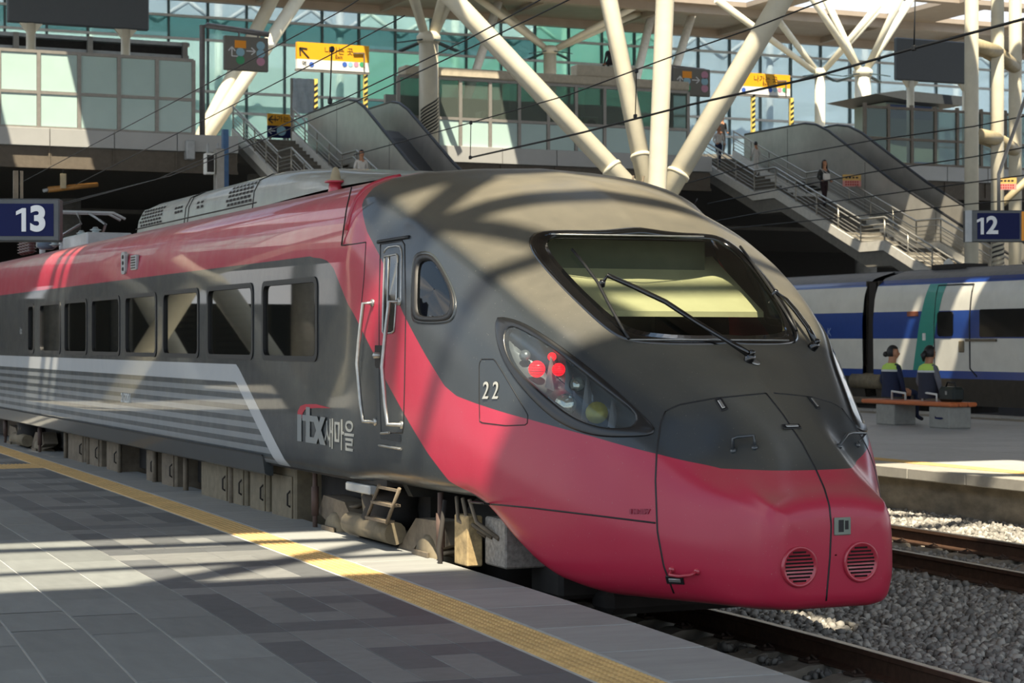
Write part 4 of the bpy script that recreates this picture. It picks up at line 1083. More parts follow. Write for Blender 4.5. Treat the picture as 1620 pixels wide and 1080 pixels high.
# bogie under the nose
def bogie(yc, half=1.08):
    b = MB()
    X0 = XS + .2
    pr = [(yc - half - .45, .62), (yc - half - .3, .78), (yc - half + .25, .76), (yc - .45, .5), (yc + .45, .5), (yc + half - .25, .76), (yc + half + .3, .78), (yc + half + .45, .62), (yc + half + .2, .56), (yc + half - .2, .58), (yc + .45, .32), (yc - .45, .32), (yc - half + .2, .58), (yc - half - .2, .56)]
    b.prism(pr, 0, X0, X0 + .2)
    b.box((X0 + .2, yc - .3, .35), (2*XC - X0 - .2, yc + .3, .6)); b.prism(pr, 0, 2*XC - X0 - .2, 2*XC - X0)
    b = b.build('bogie', M_UNDER, train)
    for s in (-1, 1):
        ya = yc + s*half
        MB().lathe([(.02, -.93), (.46, -.93), (.46, -.8), (.49, -.74), (.49, -.7), (.2, -.72), (.07, -.6), (.07, .6), (.2, .72), (.49, .7), (.49, .74), (.46, .8), (.46, .93), (.02, .93)], (XC, ya, .46), 28, 'X').build('wheelset', M_UNDK, b)
        MB().lathe([(.02, -.06), (.17, -.06), (.2, -.02), (.2, .12), (.13, .2), (.02, .2)], (X0 + .02, ya, .46), 18, 'X').build('axle_box', M_TAN, b)
        MB().cbox((X0 - .07, ya - .16, .5), (X0 - .05, ya + .16, .54), .004).build('axle_cap', M_UNDER, b)
        for k in (-.26, .26):
            hel = [(X0 + .1 + .075*math.cos(t*.9), ya + k + .075*math.sin(t*.9), .5 + .012*t) for t in range(22)]
            MB().tube(hel, .017, 6).build('coil_spring', M_UNDER, b)
        MB().tube([(X0 - .05, ya + .38*s, .3), (X0 - .05, ya + .38*s, 1.0)], .022, 10).tube([(X0 - .05, ya + .38*s, .6), (X0 - .05, ya + .38*s, .85)], .034, 10).build('damper', mat('damper_red_brown', '#54423a', .7), b)
    MB().tube([(X0 - .06, yc - .55, .62), (X0 - .06, yc + .5, .62)], .09, 12).build('air_cylinder', M_TAN, b)
    MB().lathe([(.2, 0), (.25, .08), (.22, .16), (.25, .24), (.2, .32)], (X0 + .12, yc, .62), 18).build('air_spring', M_UNDK, b)
    MB().prism([(yc - .15, 1.0), (yc + .2, 1.0), (yc + .05, .55), (yc - .02, .55)], 0, X0 - .09, X0 - .06).build('bracket', M_TAN, b)
    return b
bogie(14.95)
bogie(30.6)
# step ladder, pale strip, pipes, counterweight block
Xl = XS + .02
la, lb = onX(600, 770, Xl), onX(632, 780, Xl)
ld = MB().tube([(Xl, la.y, 1.0), (Xl - .03, la.y + .2, .72)], .014, 8).tube([(Xl, lb.y, 1.0), (Xl - .03, lb.y + .2, .72)], .014, 8).bar((Xl, la.y, .98), (Xl, lb.y, .98), .02).bar((Xl - .03, la.y + .2, .73), (Xl - .03, lb.y + .2, .73), .02).build('step_ladder', M_UNDER, train)
for t in (.5, .95):
    MB().box((Xl - .02 - .03*t, lb.y + .2*t, 1.0 - .28*t - .01), (Xl + .06 - .03*t, la.y + .2*t, 1.0 - .28*t + .01)).build('ladder_step', M_UNDER, ld)
a, b = onX(550, 760, XS + .05), onX(588, 770, XS + .05); MB().cbox((XS + .03, b.y, .9), (XS + .1, a.y, .97), .01).build('pale_strip', M_LGREY, train)
MB().tube([(XS + .15, 13.4, .95), (XS + .08, 13.35, .6), (XS + .1, 13.3, .3), (XS + .3, 13.6, .15)], .018, 8).build('air_hose', M_UNDK, train)
for k in range(3): MB().tube([(XS + .2, 13.3 - .12*k, .98), (XS + .17 + .03*k, 13.2 - .1*k, .82), (XS + .3, 13.0 - .12*k, .72)], .016, 6).build('pipe', M_UNDER, train)
MB().cbox((XS + .18, 13.05, .5), (XS + .3, 13.3, .86), .01).build('rusty_box', mat('cream_rust_box', '#a08b64', .8, var=.45, scale=14), train)
c0 = onX(735, 850, XS + .2)
MB().cbox((XS + .3, 12.65, .52), (XS + .85, 13.02, .86), .012).build('counterweight', mat('bare_concrete_block', '#8b857c', .9, var=.35, scale=30, bump=.5), train)
MB().cbox((XS + .6, 12.4, .32), (XC + .9, 12.9, .6), .03).build('plough_support', M_UNDK, train)
MB().cbox((XC - .7, 12.2, .22), (XC + .7, 12.5, .4), .05).build('rail_guard', M_UNDK, train)

# ================================================================== STAIRS AND ESCALATORS
M_RAILING = mat('stainless_railing', '#a5a196', .35, .6, var=.12)
M_TREAD = mat('stair_tread', '#6c685f', .8, var=.15)
M_STRING = mat('stair_stringer', '#d2cfc5', .6, var=.08)
M_SOFF2 = mat('stair_soffit', '#7a776f', .7)
M_ESC = mat('escalator_cladding', '#b4b1a9', .36, .35, var=.14, scale=1.2)
M_ESCD = mat('escalator_inner', '#3a3835', .5)
PROF = [(69.3, 9.5), (63.9, 7.42), (62.4, 7.42), (56.9, 5.23), (55.5, 5.23), (50.2, 3.05), (48.8, 3.05), (43.0, .5)]
def zs_at(y):
    for (a, za), (b, zb) in zip(PROF, PROF[1:]):
        if b <= y <= a: return za + (zb-za)*(a-y)/(a-b)
    return PROF[0][1] if y > PROF[0][0] else PROF[-1][1]
def stair(x0, x1, label):
    t = thing('staircase', ((x0+x1)/2, 43, .5), label, 'stairs')
    for x in (x0, x1):
        top = [(y, z + .22) for y, z in PROF]; bot = [(y, z - .1) for y, z in PROF]
        MB().prism(top + bot[::-1], 0, x - .06, x + .06).build('stringer', M_STRING, t)
    MB().prism([(y, z - .1) for y, z in PROF] + [(y - .3, z - .62) for y, z in PROF[::-1]], 0, x0 + .05, x1 - .05).build('soffit', M_SOFF2, t)
    for (a, za), (b, zb) in zip(PROF, PROF[1:]):
        if za == zb:
            MB().box((x0, b, za - .1), (x1, a, za)).build('landing', M_TREAD, t)
        else:
            n = int(round((za-zb)/.165))
            for i in range(n):
                y = a - (a-b)*i/n; z = za - (za-zb)*(i+1)/n
                MB().box((x0 + .06, y - (a-b)/n - .02, z - .12), (x1 - .06, y, z)).build('step', M_TREAD, t)
    for x, off in ((x0, .0), (x1, .0)):
        pts = [Vector((x, y, z + 1.0)) for y, z in PROF]
        MB().tube(pts, .035, 8).build('handrail', M_RAILING, t)
        MB().tube([p - Vector((-.12 if x == x0 else .12, 0, .22)) for p in pts], .025, 8).build('lower_handrail', M_RAILING, t)
        for k in range(5): MB().tube([p - Vector((0, 0, .36 + .13*k)) for p in pts], .014, 6).build('railing_bar', M_RAILING, t)
        ys = []
        for (a, za), (b, zb) in zip(PROF, PROF[1:]):
            m = max(1, int(round((a-b)/1.4))); ys += [a - (a-b)*i/m for i in range(m)]
        for y in ys:
            z = zs_at(y); MB().tube([(x, y, z), (x, y, z + 1.0)], .028, 8).build('railing_post', M_RAILING, t)
    return t
stair(38.0, 40.25, 'long open staircase with steel railings where a dark-haired woman walks down, beside the right escalators')
stair(38.0 - 18.35, 40.25 - 18.35, 'staircase with steel railings rising behind the train roof to the yellow and blue sign')
EP = [(69.5, 10.38), (65.0, 10.38), (64.2, 10.25), (63.4, 9.95), (59.2, 7.75), (55.2, 5.95), (44.5, 1.5)]
def escal(x0, x1, label):
    t = thing('escalator', ((x0+x1)/2, 46, .5), label, 'escalator')
    for x, nm_ in ((x0, 'near_cladding'), (x1, 'far_cladding')):
        MB().prism(EP + [(44.5, .55), (46.5, .55), (55.2, 4.05), (63.4, 7.75), (65, 8.2), (69.5, 8.2)], 0, x - .05, x + .05).build(nm_, M_ESC, t)
        MB().tube([(x, y, z + .03) for y, z in EP], .055, 8).build('handrail_belt', M_RUB, t)
    MB().prism([(y, z - .95) for y, z in EP] + [(y, z - 1.5) for y, z in EP[::-1]], 0, x0 + .05, x1 - .05).build('step_band', M_ESCD, t)
    for y in (66.2, 60.9, 56.6, 52): 
        z = float(np.interp(y, [p[0] for p in EP[::-1]], [p[1] for p in EP[::-1]]))
        MB().box((x0 - .056, y - .01, z - 1.75), (x0 - .05, y + .01, z - .05)).build('cladding_joint', M_ESCD, t)
escal(40.9, 42.35, 'grey clad escalator running beside the long open staircase with the walking woman')
escal(40.9 - 18.35, 42.45 - 18.35, 'grey clad escalator beside the left staircase, behind the train roof')

# ================================================================== COLUMNS AND ROOF SUPPORTS
M_STRIPE = mat('black_stripe', '#2b2b29', .7)
def pipe(name, a, b, r, label, m=M_CREAM, group=None, cat='roof support'):
    mb = MB().tube([a, b], r, 18)
    return tag(mb.build(name, m), label, cat, group)
def tree(x, y, zb, zt, r, arms, label, hatch=None):
    t = thing('tree_column', (x, y, zb), label, 'column')
    MB().tube([(x, y, zb), (x, y, zt)], r, 20).build('shaft', M_CREAM, t)
    MB().lathe([(r*1.05, -.15), (r*1.25, -.05), (r*1.25, .1), (r*.9, .25)], (x, y, zt), 16).build('collar', M_CREAM, t)
    for dx, dy in arms:
        MB().tube([(x + dx*.06, y + dy*.06, zt + .1), (x + dx, y + dy, ZR)], [.14, .19], 12).build('branch', M_CREAM, t)
    for k in range(4):
        a = k*math.pi/2 + .4; q = Vector((x + math.cos(a)*r, y + math.sin(a)*r, zt - .05))
        MB().bar(q, q + Vector((math.cos(a)*1.1, math.sin(a)*1.1, -.22)), .22, .05).build('bird_guard', MATS['dark_mullion'], t)
    if hatch:
        h = MB()
        for i in range(9):
            z = hatch[0] + (hatch[1]-hatch[0])*i/9
            h.add([(x + (r + .006)*math.sin(math.radians(q)) , y - (r + .006)*math.cos(math.radians(q)), z + dz + (q + 70)/140*.5) for dz in (0, .07) for q in range(-75, 80, 15)], [(k, k+1, 12+k, 11+k) for k in range(10)])
        h.build('hatch_stripes', M_STRIPE, t)
    return t
c = onY(678, 200, 65.4); tree(c.x, 65.4, .5, onY(678, 62, 65.4).z, .34, [(-2.4, -1), (-1.3, 2.2), (1.6, -1.2), (2.6, 2), (3.0, -.4)], 'pale tree column with hatched base beside the left escalator', (9.2, 10.3))
c = onY(870, 120, 90); tree(c.x, 90, 9.1, onY(862, 80, 90).z, .32, [(-4, 0), (5.5, 1), (4.2, -2), (-2, 2)], 'slim tree column by the turquoise glass, behind the leaning pipe')
c = onY(1297, 150, 86); tree(c.x, 86, 9.1, onY(1297, 116, 86).z, .26, [(-6, 0), (-2.4, 1), (3.4, 0), (2.2, -2)], 'thin tree column between yellow sign and hatched column')
c = onY(1365, 150, 80); tree(c.x, 80, 9.1, onY(1365, 116, 80).z, .38, [(-4.2, -1), (-1.0, 2), (1.2, -2), (3.6, 1)], 'pale tree column with hatched base beside the right escalator', (9.4, 10.9))
# big splayed pipes rising from one footing on the far platform
def splay(sup, u0, v0, u1, D0, D1, r, vb=300):
    a = W(u1, vb, D0); b = W(u0, v0, D1); d = b - a
    b2 = a + d*((ZR - .35 - a.z)/d.z); a0 = a; a = a - d.normalized()*1.1
    MB().tube([a, b2], r, 20).build('leaning_pipe', M_CREAM, sup)
    q = a0 + d*.07; MB().tube([q, q + d.normalized()*.08], r*1.12, 20).build('joint_collar', M_CREAM, sup)
f = W(1018, 300, 43.2)
sup = thing('splayed_roof_support', (f.x, f.y, .5), 'cream support of one upright and three leaning thick pipes rising above the train nose', 'roof support')
splay(sup, 718, 0, 990, 43, 44.5, .215, 290)
splay(sup, 963, 0, 1018, 43.6, 45, .2, 270)
splay(sup, 1236, 0, 1058, 43, 44, .235, 300)
a = W(1038, 300, 42.6); b = W(1052, 0, 42.6)
MB().tube([(a.x, a.y, .5), (a.x, a.y, 4.9), (b.x, b.y, b.z), (b.x + (b.x-a.x)*1.2, b.y, ZR - .02)], .2, 20).build('upright_pipe', M_CREAM, sup)
MB().lathe([(.55, .5), (.55, 4.6), (.8, 4.7), (.8, 4.85), (.3, 5.2)], (f.x, f.y, 0), 20).build('pedestal', M_CREAM, sup)
for k in range(5): MB().bar((f.x - .6 + .25*k, f.y - .5, 5.2 + .05*k), (f.x - .45 + .25*k, f.y - .4, 5.65), .04, .02).build('bird_spike', M_UNDER, sup)
# triple column at the right
def triple():
    pts = [onY(1537, 300, 47), onY(1578, 300, 48.0), onY(1606, 300, 50.5)]
    t = thing('triple_column', (pts[0].x, pts[0].y, .5), 'triple white column with thick joining bars above platform sign 12', 'column')
    for i, p in enumerate(pts):
        MB().tube([(p.x, p.y, .5), (p.x, p.y, ZR)], (.2, .19, .2)[i], 20).build('shaft', M_CREAM, t)
    for v in (82, 220):
        zz = onY(1578, v, 48).z
        for i, j in ((0, 1), (1, 2), (0, 2)): MB().tube([(pts[i].x, pts[i].y, zz), (pts[j].x, pts[j].y, zz)], .2, 14).build('joining_bar', mat('joint_bar_tan', '#a89b7c', .6), t)
    h = MB()
    p = pts[1]
    for i in range(9):
        z = 4.0 + .14*i
        h.add([(p.x + .2*math.sin(math.radians(q)), p.y - .2*math.cos(math.radians(q)), z + dz + (q + 70)/140*.14) for dz in (0, .06) for q in range(-90, 80, 17)], [(k, k+1, 11+k, 10+k) for k in range(9)])
    h.build('hatch_stripes', M_STRIPE, t)
    q = onY(1618, 285, 47.5)
    MB().tube([onY(1586, 322, 48), onY(1640, 270, 48)], .11, 12).build('brace', MATS['joint_bar_tan'], t)
triple()
# leaning pair behind the left sign
a, b, c3 = onY(345, 190, 84), onY(470, 0, 84), onY(430, 0, 86)
fo = a + (a - b)*((a.z - 9.1)/(b.z - a.z))
t = thing('slanted_roof_support', (fo.x, fo.y, 9.1), 'pair of slanted cream pipes joined at the foot behind the left grey sign', 'roof support')
for q in (b, c3):
    MB().tube([fo, fo + (q - fo)*1.04], .3, 14).build('slanted_pipe', M_CREAM, t)
    MB().lathe([(.36, -.1), (.36, .1)], tuple(a + (q - a)*.62), 14).build('joint_collar', M_WHITE, t)
for (u0, v0, u1, v1, lab) in ((752, 115, 770, 60, 'short white leaning pipe left of the turquoise glass'), (1003, 140, 1024, 52, 'slim white leaning pipe between two cream pipes'), (1068, 110, 1085, 55, 'short white pipe right of the upright cream pipe')):
    a, b = onY(u0, v0, 91), onY(u1, v1, 91); a = a + (a - b)*((a.z - 9.1)/(b.z - a.z))
    t = thing('white_pipe', a, lab, 'roof support'); MB().tube([a, b + (b-a)*.3], .22, 12).build('tube', M_WHITE, t); MB().lathe([(.27, 0), (.27, .15)], tuple(a + (b-a)*.5), 12).build('joint_collar', M_WHITE, t)

# ================================================================== CONCOURSE OBJECTS
M_BOARD = mat('board_back_dark', '#474c50', .5, var=.04)
def board(u0, u1, v0, v1, Y, label, posts, th=.25):
    a, b = onY(u0, v1, Y), onY(u1, v0, Y)
    t = thing('display_board', (a.x, Y, 9.1), label, 'board')
    MB().cbox((a.x, Y, a.z), (b.x, Y + th, b.z), .04).build('panel', M_BOARD, t)
    for u in posts:
        x = onY(u, v1, Y).x
        MB().tube([(x, Y + th/2, 9.1), (x, Y + th/2, a.z)], .16, 12).build('post', M_CREAM, t)
        MB().prism([(x - .38, a.z), (x + .38, a.z), (x + .14, a.z - .3), (x - .14, a.z - .3)], 1, Y + .05, Y + th - .05).build('bracket', M_CREAM, t)
board(12, 236, -30, 34, 64.4 + 3, 'large dark board back on two white posts above frosted parapet', (50, 200))
board(1419, 1546, 68, 126, 70, 'large dark board back on two posts beside the triple column', (1443, 1531))
# low canopy roof on the left walkway
t = thing('walkway_canopy', (10, 69, 9.1), 'low dark canopy with grey rails behind the frosted parapet', 'canopy')
for v0, v1, m, dy in ((50, 56, M_LGREY, 0), (56, 70, M_UNDK, .4), (70, 78, M_LGREY, .1)):
    p, q, r_, s_ = onY(-20, v0, 69), onY(300, v0 + 17, 69), onY(-20, v1, 69), onY(300, v1 + 17, 69)
    MB().box((p.x, 69 + dy, onY(140, v1 + 8, 69).z), (q.x, 72, onY(140, v0 + 8, 69).z)).build('canopy_beam', m, t)
for u in (25, 142, 292):
    x = onY(u, 80, 69).x; MB().box((x - .09, 68.9, 9.1), (x + .09, 69.1, onY(140, 58, 69).z)).build('post', M_ALU, t)
# small dark roof by the right board
t = thing('kiosk', (onY(1460, 160, 74).x, 76, 9.1), 'small kiosk with thin dark flat roof under the right board', 'kiosk')
a, b = onY(1386, 148, 73), onY(1524, 156, 73)
MB().prism([(a.x, a.z), (a.x + 1.4, a.z + .22), (b.x, a.z + .1), (b.x, a.z - .3), (a.x + 2, a.z - .25)], 1, 73, 77).build('flat_roof', mat('kiosk_roof_dark', '#34383b', .6), t)
MB().box((a.x + 1.2, 74, 9.1), (b.x - .6, 76.5, a.z - .2)).build('booth', mat('kiosk_grey_green', '#7d8a82', .6, var=.15, scale=.8), t)
MB().box((a.x + 1.25, 73.95, a.z - .9), (a.x + 3.6, 74, a.z - .3)).build('blue_band', mat('deep_blue', '#27406e', .5), t)
MB().box((a.x + 2.6, 73.9, 9.4), (a.x + 3.8, 74, 10.1)).build('blue_poster', MATS['deep_blue'], t)
# enclosed box above the middle parapet
t = thing('enclosed_walkway', (30, 67, 9.1), 'flat beige roof over the middle glass parapet', 'walkway')
zt = 11.5
x0, x1 = onY(640, 130, 66).x, onY(1090, 130, 66).x
MB().cbox((x0, 65.95, zt + .05), (x1, 66.7, zt + .38), .04).build('flat_roof', mat('beige_roof', '#b3aa97', .6), t)
MB().cbox((onY(905, 120, 66.5).x, 66.1, zt + .38), (onY(1000, 120, 66.5).x, 66.65, zt + .8), .03).build('roof_plant', MATS['beige_roof'], t)
MB().box((x0 + 1.2, 71.2, 9.1), (x1, 71.4, zt)).build('rear_wall', mat('shaded_wall', '#8b8b84', .8, var=.15, scale=.5), t)
# cooling units behind the middle parapet
for i, (u, v) in enumerate(((768, 166), (790, 166), (905, 172), (930, 174))):
    p = onY(u, v, 68); 
    t = thing('cooling_unit', (p.x, 68, 9.1), ('cream cooling unit behind the parapet, leftmost one', 'cream cooling unit behind the parapet, second one', 'cream cooling unit behind the parapet, beside the leaning pipe', 'cream cooling unit behind the parapet, rightmost one')[i], 'cooling unit', 'cooling units behind the glass')
    MB().cbox((p.x - .3, 67.7, 9.1), (p.x + .3, 68.3, 9.7 + .9), .03).build('casing', mat('cream_casing', '#b9b39f', .6), t)
    MB().lathe([(.2, -.01), (.2, .02), (.02, .02)], (p.x, 67.69, 10.3), 16, 'Y').build('fan_guard', M_UNDK, t)
    MB().box((p.x - .25, 67.69, 9.3), (p.x + .25, 67.7, 9.8)).build('vent_panel', M_LGREY, t)

# ---- signs
M_YELS = mat('sign_yellow', '#e0a012', .5, var=.02); M_WSGN = mat('sign_white', '#d9d9d4', .5, var=.02)
M_SGREY = mat('sign_grey', '#6f6d66', .55, var=.03); M_NAVY = mat('sign_navy', '#111a48', .6, var=.03, spec=.2)
M_INK = mat('sign_ink', '#1a1a18', .6, var=0); M_TXT = mat('sign_white_ink', '#dfe1e2', .5, var=0)
M_BLUEP = mat('picto_blue', '#3a5fb0', .5, var=0); M_GRNP = mat('picto_green', '#3f9a6a', .5, var=0); M_PNKP = mat('picto_pink', '#c08aa0', .5, var=0); M_CYNP = mat('picto_cyan', '#8fb9c9', .5, var=0); M_ORG = mat('sign_orange', '#f09a1c', .5, var=0)
def sM(u, v, Y): return frame_M(onY(u, v, Y), *FACE_CAM)
def pdisc(u, v, Y, r, m, par):
    p = onY(u, v, Y); return MB().lathe([(r, 0), (r, .012)], (p.x, p.y - .012, p.z), 16, 'Y').build('pictogram', m, par)
def arrow(u, v, Y, s, ang, m, par, bend=False):
    p = onY(u, v, Y - .01); a = math.radians(ang); d = Vector((math.cos(a), 0, math.sin(a))); n = Vector((-d.z, 0, d.x))
    mb = MB().bar(p - d*s, p + d*s, .02, s*.22, up=n); 
    for q in (1, -1): mb.bar(p + d*s, p + d*s*.1 + n*s*.75*q, .02, s*.22, up=d.cross(Vector((0, 1, 0))))
    if bend: mb.bar(p - d*s, p - d*s + Vector((s*1.3, 0, 0)), .02, s*.22)
    return mb.build('arrow', m, par)
def grey_sign(u0, u1, v0, v1, Y, label, marks):
    a, b = onY(u0, v1, Y), onY(u1, v0, Y)
    t = thing('hanging_sign', (a.x, Y, a.z), label, 'sign')
    MB().cbox((a.x, Y, a.z), (b.x, Y + .18, b.z), .03).build('panel', M_SGREY, t)
    um = (u0 + u1)/2; wd = u1 - u0; hh = v1 - v0
    arrow(u0 + wd*.17, v0 + hh*.42, Y, .16, 90, M_TXT, t, True); arrow(u0 + wd*.6, v0 + hh*.42, Y, .16, 0, M_TXT, t)
    o = onY(u0 + wd*.36, v0 + hh*.2, Y); MB().box((o.x - .2, Y - .015, o.z - .13), (o.x + .2, Y, o.z + .13)).build('pictogram', M_ORG, t)
    for du, dv, m in marks: pdisc(u0 + wd*du, v0 + hh*dv, Y, .15, m, t)
    return t
g1 = grey_sign(355, 425, 60, 110, 66.5, 'grey hanging sign with white arrows under a bracket arm, left', ((.36, .45, M_CYNP), (.36, .7, M_GRNP), (.82, .25, M_CYNP), (.82, .5, M_CYNP), (.82, .75, M_PNKP)))
grey_sign(1066, 1124, 110, 150, 66.72, 'grey hanging sign with white arrows beside the big leaning pipe', ((.36, .45, M_CYNP), (.36, .72, M_GRNP), (.84, .22, M_PNKP), (.84, .48, M_CYNP), (.84, .75, M_PNKP)))
t = thing('sign_gantry', (onY(320, 190, 66.7).x, 66.7, 9.1), 'grey post with bracket arm carrying the left hanging sign', 'post')
a, b = onY(320, 195, 66.7), onY(320, 40, 66.7); a.z = 9.1; MB().tube([a, b, onY(327, 40, 66.7), onY(425, 55, 66.7)], .1, 10).build('bent_pole', mat('grey_pole', '#7d7a7a', .5, .3), t)
MB().bar(onY(378, 64, 66.6), onY(378, 47, 66.7), .06).bar(onY(408, 64, 66.6), onY(408, 50, 66.7), .06).build('hanger', MATS['grey_pole'], t)
t = thing('sign_post', (onY(1062, 190, 66.9).x, 66.9, 9.1), 'grey post holding the sign beside the big leaning pipe', 'post')
a = onY(1062, 104, 66.9); MB().tube([(a.x, a.y, 9.1), a, onY(1115, 112, 66.9)], .09, 10).build('bent_pole', MATS['grey_pole'], t)
def yellow_sign(u0, u1, v0, v1, Y, label, ang):
    a, b = onY(u0, v1, Y), onY(u1, v0, Y); zm = a.z + (b.z - a.z)*.36
    t = thing('direction_sign', (a.x, Y, a.z), label, 'sign')
    MB().box((a.x, Y, zm), (b.x, Y + .2, b.z)).build('yellow_panel', M_YELS, t); MB().box((a.x, Y, a.z), (b.x, Y + .2, zm)).build('white_panel', M_WSGN, t)
    MB().box((a.x - .03, Y + .02, a.z - .08), (b.x + .03, Y + .22, a.z)).build('frame', M_ALU, t)
    wd, hh = u1 - u0, v1 - v0
    if ang is not None: arrow(u0 + wd*.1, v0 + hh*.3, Y, .26, ang, M_INK, t)
    for s, u, v, sz in (('나가는 곳', u0 + wd*.58, v0 + hh*.24, .3), ('Exit', u0 + wd*.58, v0 + hh*.5, .2)):
        text(s, sz, frame_M(onY(u, v, Y - .01), *FACE_CAM), M_INK, t)
    text('역', .22, frame_M(onY(u0 + wd*.1, v0 + hh*.8, Y - .01), *FACE_CAM), M_INK, t)
    for k, m in enumerate((M_BLUEP, M_CYNP, M_PNKP, M_GRNP)): pdisc(u0 + wd*(.66 + .08*k), v0 + hh*.83, Y, .1, m, t)
    pdisc(u0 + wd*.2, v0 + hh*.83, Y, .1, M_BLUEP, t)
    # camera on a small bracket and striped post
    MB().bar(onY(u0 + wd*.93, v1, Y - .05), onY(u0 + wd*.93, v0 + hh*.32, Y - .05), .05).bar(onY(u0 + wd*.78, v0 + hh*.32, Y - .05), onY(u0 + wd*.93, v0 + hh*.32, Y - .05), .05).build('camera_arm', M_UNDER, t)
    return t
yellow_sign(470, 584, 73, 108, 73, 'long yellow sign with slanted black arrow above the left escalators', 135)
yellow_sign(1158, 1250, 119, 147, 73, 'yellow exit sign behind the big leaning pipe at the right', None)
M_STRP = mat('hazard_yellow', '#d8c060', .6)
for u, v0, v1, lab in ((499, 125, 185, 'thin post with black and yellow hazard stripes beside the left railing'), (578, 106, 170, 'thin striped post under the long yellow sign'), (1191, 145, 205, 'thin striped post under the right yellow sign'), (1252, 155, 200, 'short striped post between right yellow sign and thin column')):
    a, b = onY(u, v1, 73.1), onY(u, v0, 73.1); t = thing('hazard_post', (a.x, 73.1, 9.1), lab, 'post')
    MB().box((a.x - .07, 73.03, 9.1), (a.x + .07, 73.17, b.z)).build('post', M_STRP, t)
    n = int((b.z - a.z)/.22)
    for k in range(n): 
        z = a.z + .22*k; MB().prism([(a.x - .075, z), (a.x + .075, z + .1), (a.x + .075, z + .2), (a.x - .075, z + .1)], 1, 73.02, 73.03).build('stripe', M_INK, t)
# yellow over blue sign at the stair head
Y = 70.5; a, b = onY(424, 217, Y), onY(460, 181, Y); zm = (a.z + b.z)/2
t = thing('stair_sign', (a.x, Y, a.z), 'yellow over navy sign at the head of the left staircase', 'sign')
MB().box((a.x, Y, zm), (b.x, Y + .12, b.z)).build('yellow_panel', M_YELS, t); MB().box((a.x, Y, a.z), (b.x, Y + .12, zm)).build('navy_panel', M_NAVY, t)
arrow(432, 189, Y, .18, 180, M_INK, t); arrow(430, 207, Y, .14, 180, M_TXT, t); text('나가는 곳', .26, frame_M(onY(449, 189, Y - .01), *FACE_CAM), M_INK, t); pdisc(445, 207, Y, .18, M_CYNP, t)
for x in (a.x + .1, b.x - .1): MB().box((x - .04, Y + .03, 9.1), (x + .04, Y + .1, a.z)).build('leg', M_ALU, t)
# white sheet cover near the stair head
a, b = onY(463, 178, 71), onY(496, 125, 71)
t = thing('covered_panel', (a.x, 71, 9.1), 'panel wrapped in a crumpled pale sheet at the stair head', 'panel')
MB().grid([[(a.x + (b.x-a.x)*i/8, 71 + .06*math.sin(i*1.7 + j), a.z + (b.z-a.z)*j/6) for i in range(9)] for j in range(7)]).build('sheet', mat('pale_sheet', '#aebcc4', .4), t)
MB().bar((a.x, 71.1, 9.1), (a.x, 71.1, b.z), .1).bar((b.x, 71.1, 9.1), (b.x, 71.1, b.z), .1).build('frame', M_ALU, t)
# platform number signs
def number_sign(n, p, width, height, depth, label, u_num, extra=None, size=.3, rot=0):
    t = thing('platform_sign', p, label, 'sign')
    x, y, z = p
    fr = mat('sign_frame', '#55585a', .5, .3)
    M = Matrix.Translation(p) @ Matrix.Rotation(rot, 4, 'Z')
    def L(mb): mb.v = [tuple(M @ Vector(k)) for k in mb.v]; return mb
    L(MB().cbox((0, 0, 0), (width, depth, height), .012)).build('case', fr, t)
    L(MB().box((.045 if extra is None else .2, -.006, .045), (width - .05 if extra is None else width - .25, 0, height - .045))).build('navy_face', M_NAVY, t)
    hh_ = size*.69; M1 = M @ frame_M(Vector((u_num, -.008, height*.5)), *FACE_CAM)
    one = MB().prism([(-.36*size, -hh_/2), (-.23*size, -hh_/2), (-.23*size, hh_/2), (-.34*size, hh_/2), (-.52*size, hh_*.36), (-.52*size, hh_*.2), (-.36*size, hh_*.3)], 2, -.002, .004)
    one.v = [tuple(M1 @ Vector(k)) for k in one.v]; one.build('number', M_TXT, t)
    me = text_mesh(n[1:], size, .004, .012); me.transform(Matrix.Identity(4)); me.transform(Matrix.Translation((.12*size, 0, 0))); me.transform(M @ frame_M(Vector((u_num, -.008, height*.5)), *FACE_CAM)); me.materials.clear(); me.materials.append(M_TXT); link('number', me, t)
    if extra: 
        L(MB().box((width - .22, -.006, .02), (width - .02, 0, height - .02))).build('orange_face', M_ORG, t)
        L(MB().box((0, -.004, 0), (.11, .02, height))).build('end_cap', M_LGREY, t)
    return t
# sign 13 hangs over the front platform at the left
D13 = 17.0
a = W(-60, 380, D13); b = W(93, 314, D13)
wd = (b - a).length
s13 = number_sign('13', W(-62, 381.5, D13), 155/F*D13, 68/F*D13, .16, 'navy platform number sign reading 13 on a post', 115/F*D13, None, .29, -TH + math.radians(2))
q = W(28, 313, D13); MB().bar(q + Vector((0, .1, 0)), q + Vector((0, .1, .24)), .04).bar(q + Vector((.05, .1, 0)), q + Vector((.05, .1, .24)), .025).build('hanger', M_UNDER, s13)
q = W(-30, 381, D13); MB().tube([q + Vector((0, .1, 0)), (q.x, q.y + .1, .5)], .04, 10).build('pole', M_LGREY, s13)
D12 = 33.0
s12 = number_sign('12', W(1527, 382.5, D12), 110/F*D12, 50/F*D12, .16, 'navy and orange platform number sign reading 12', 38/F*D12, True, .4, -TH)
q = W(1580, 333, D12); MB().tube([q, q + Vector((0, 0, .6)), q + Vector((.8, 0, 2.5))], .03, 8).build('hanger', M_ALU, s12)
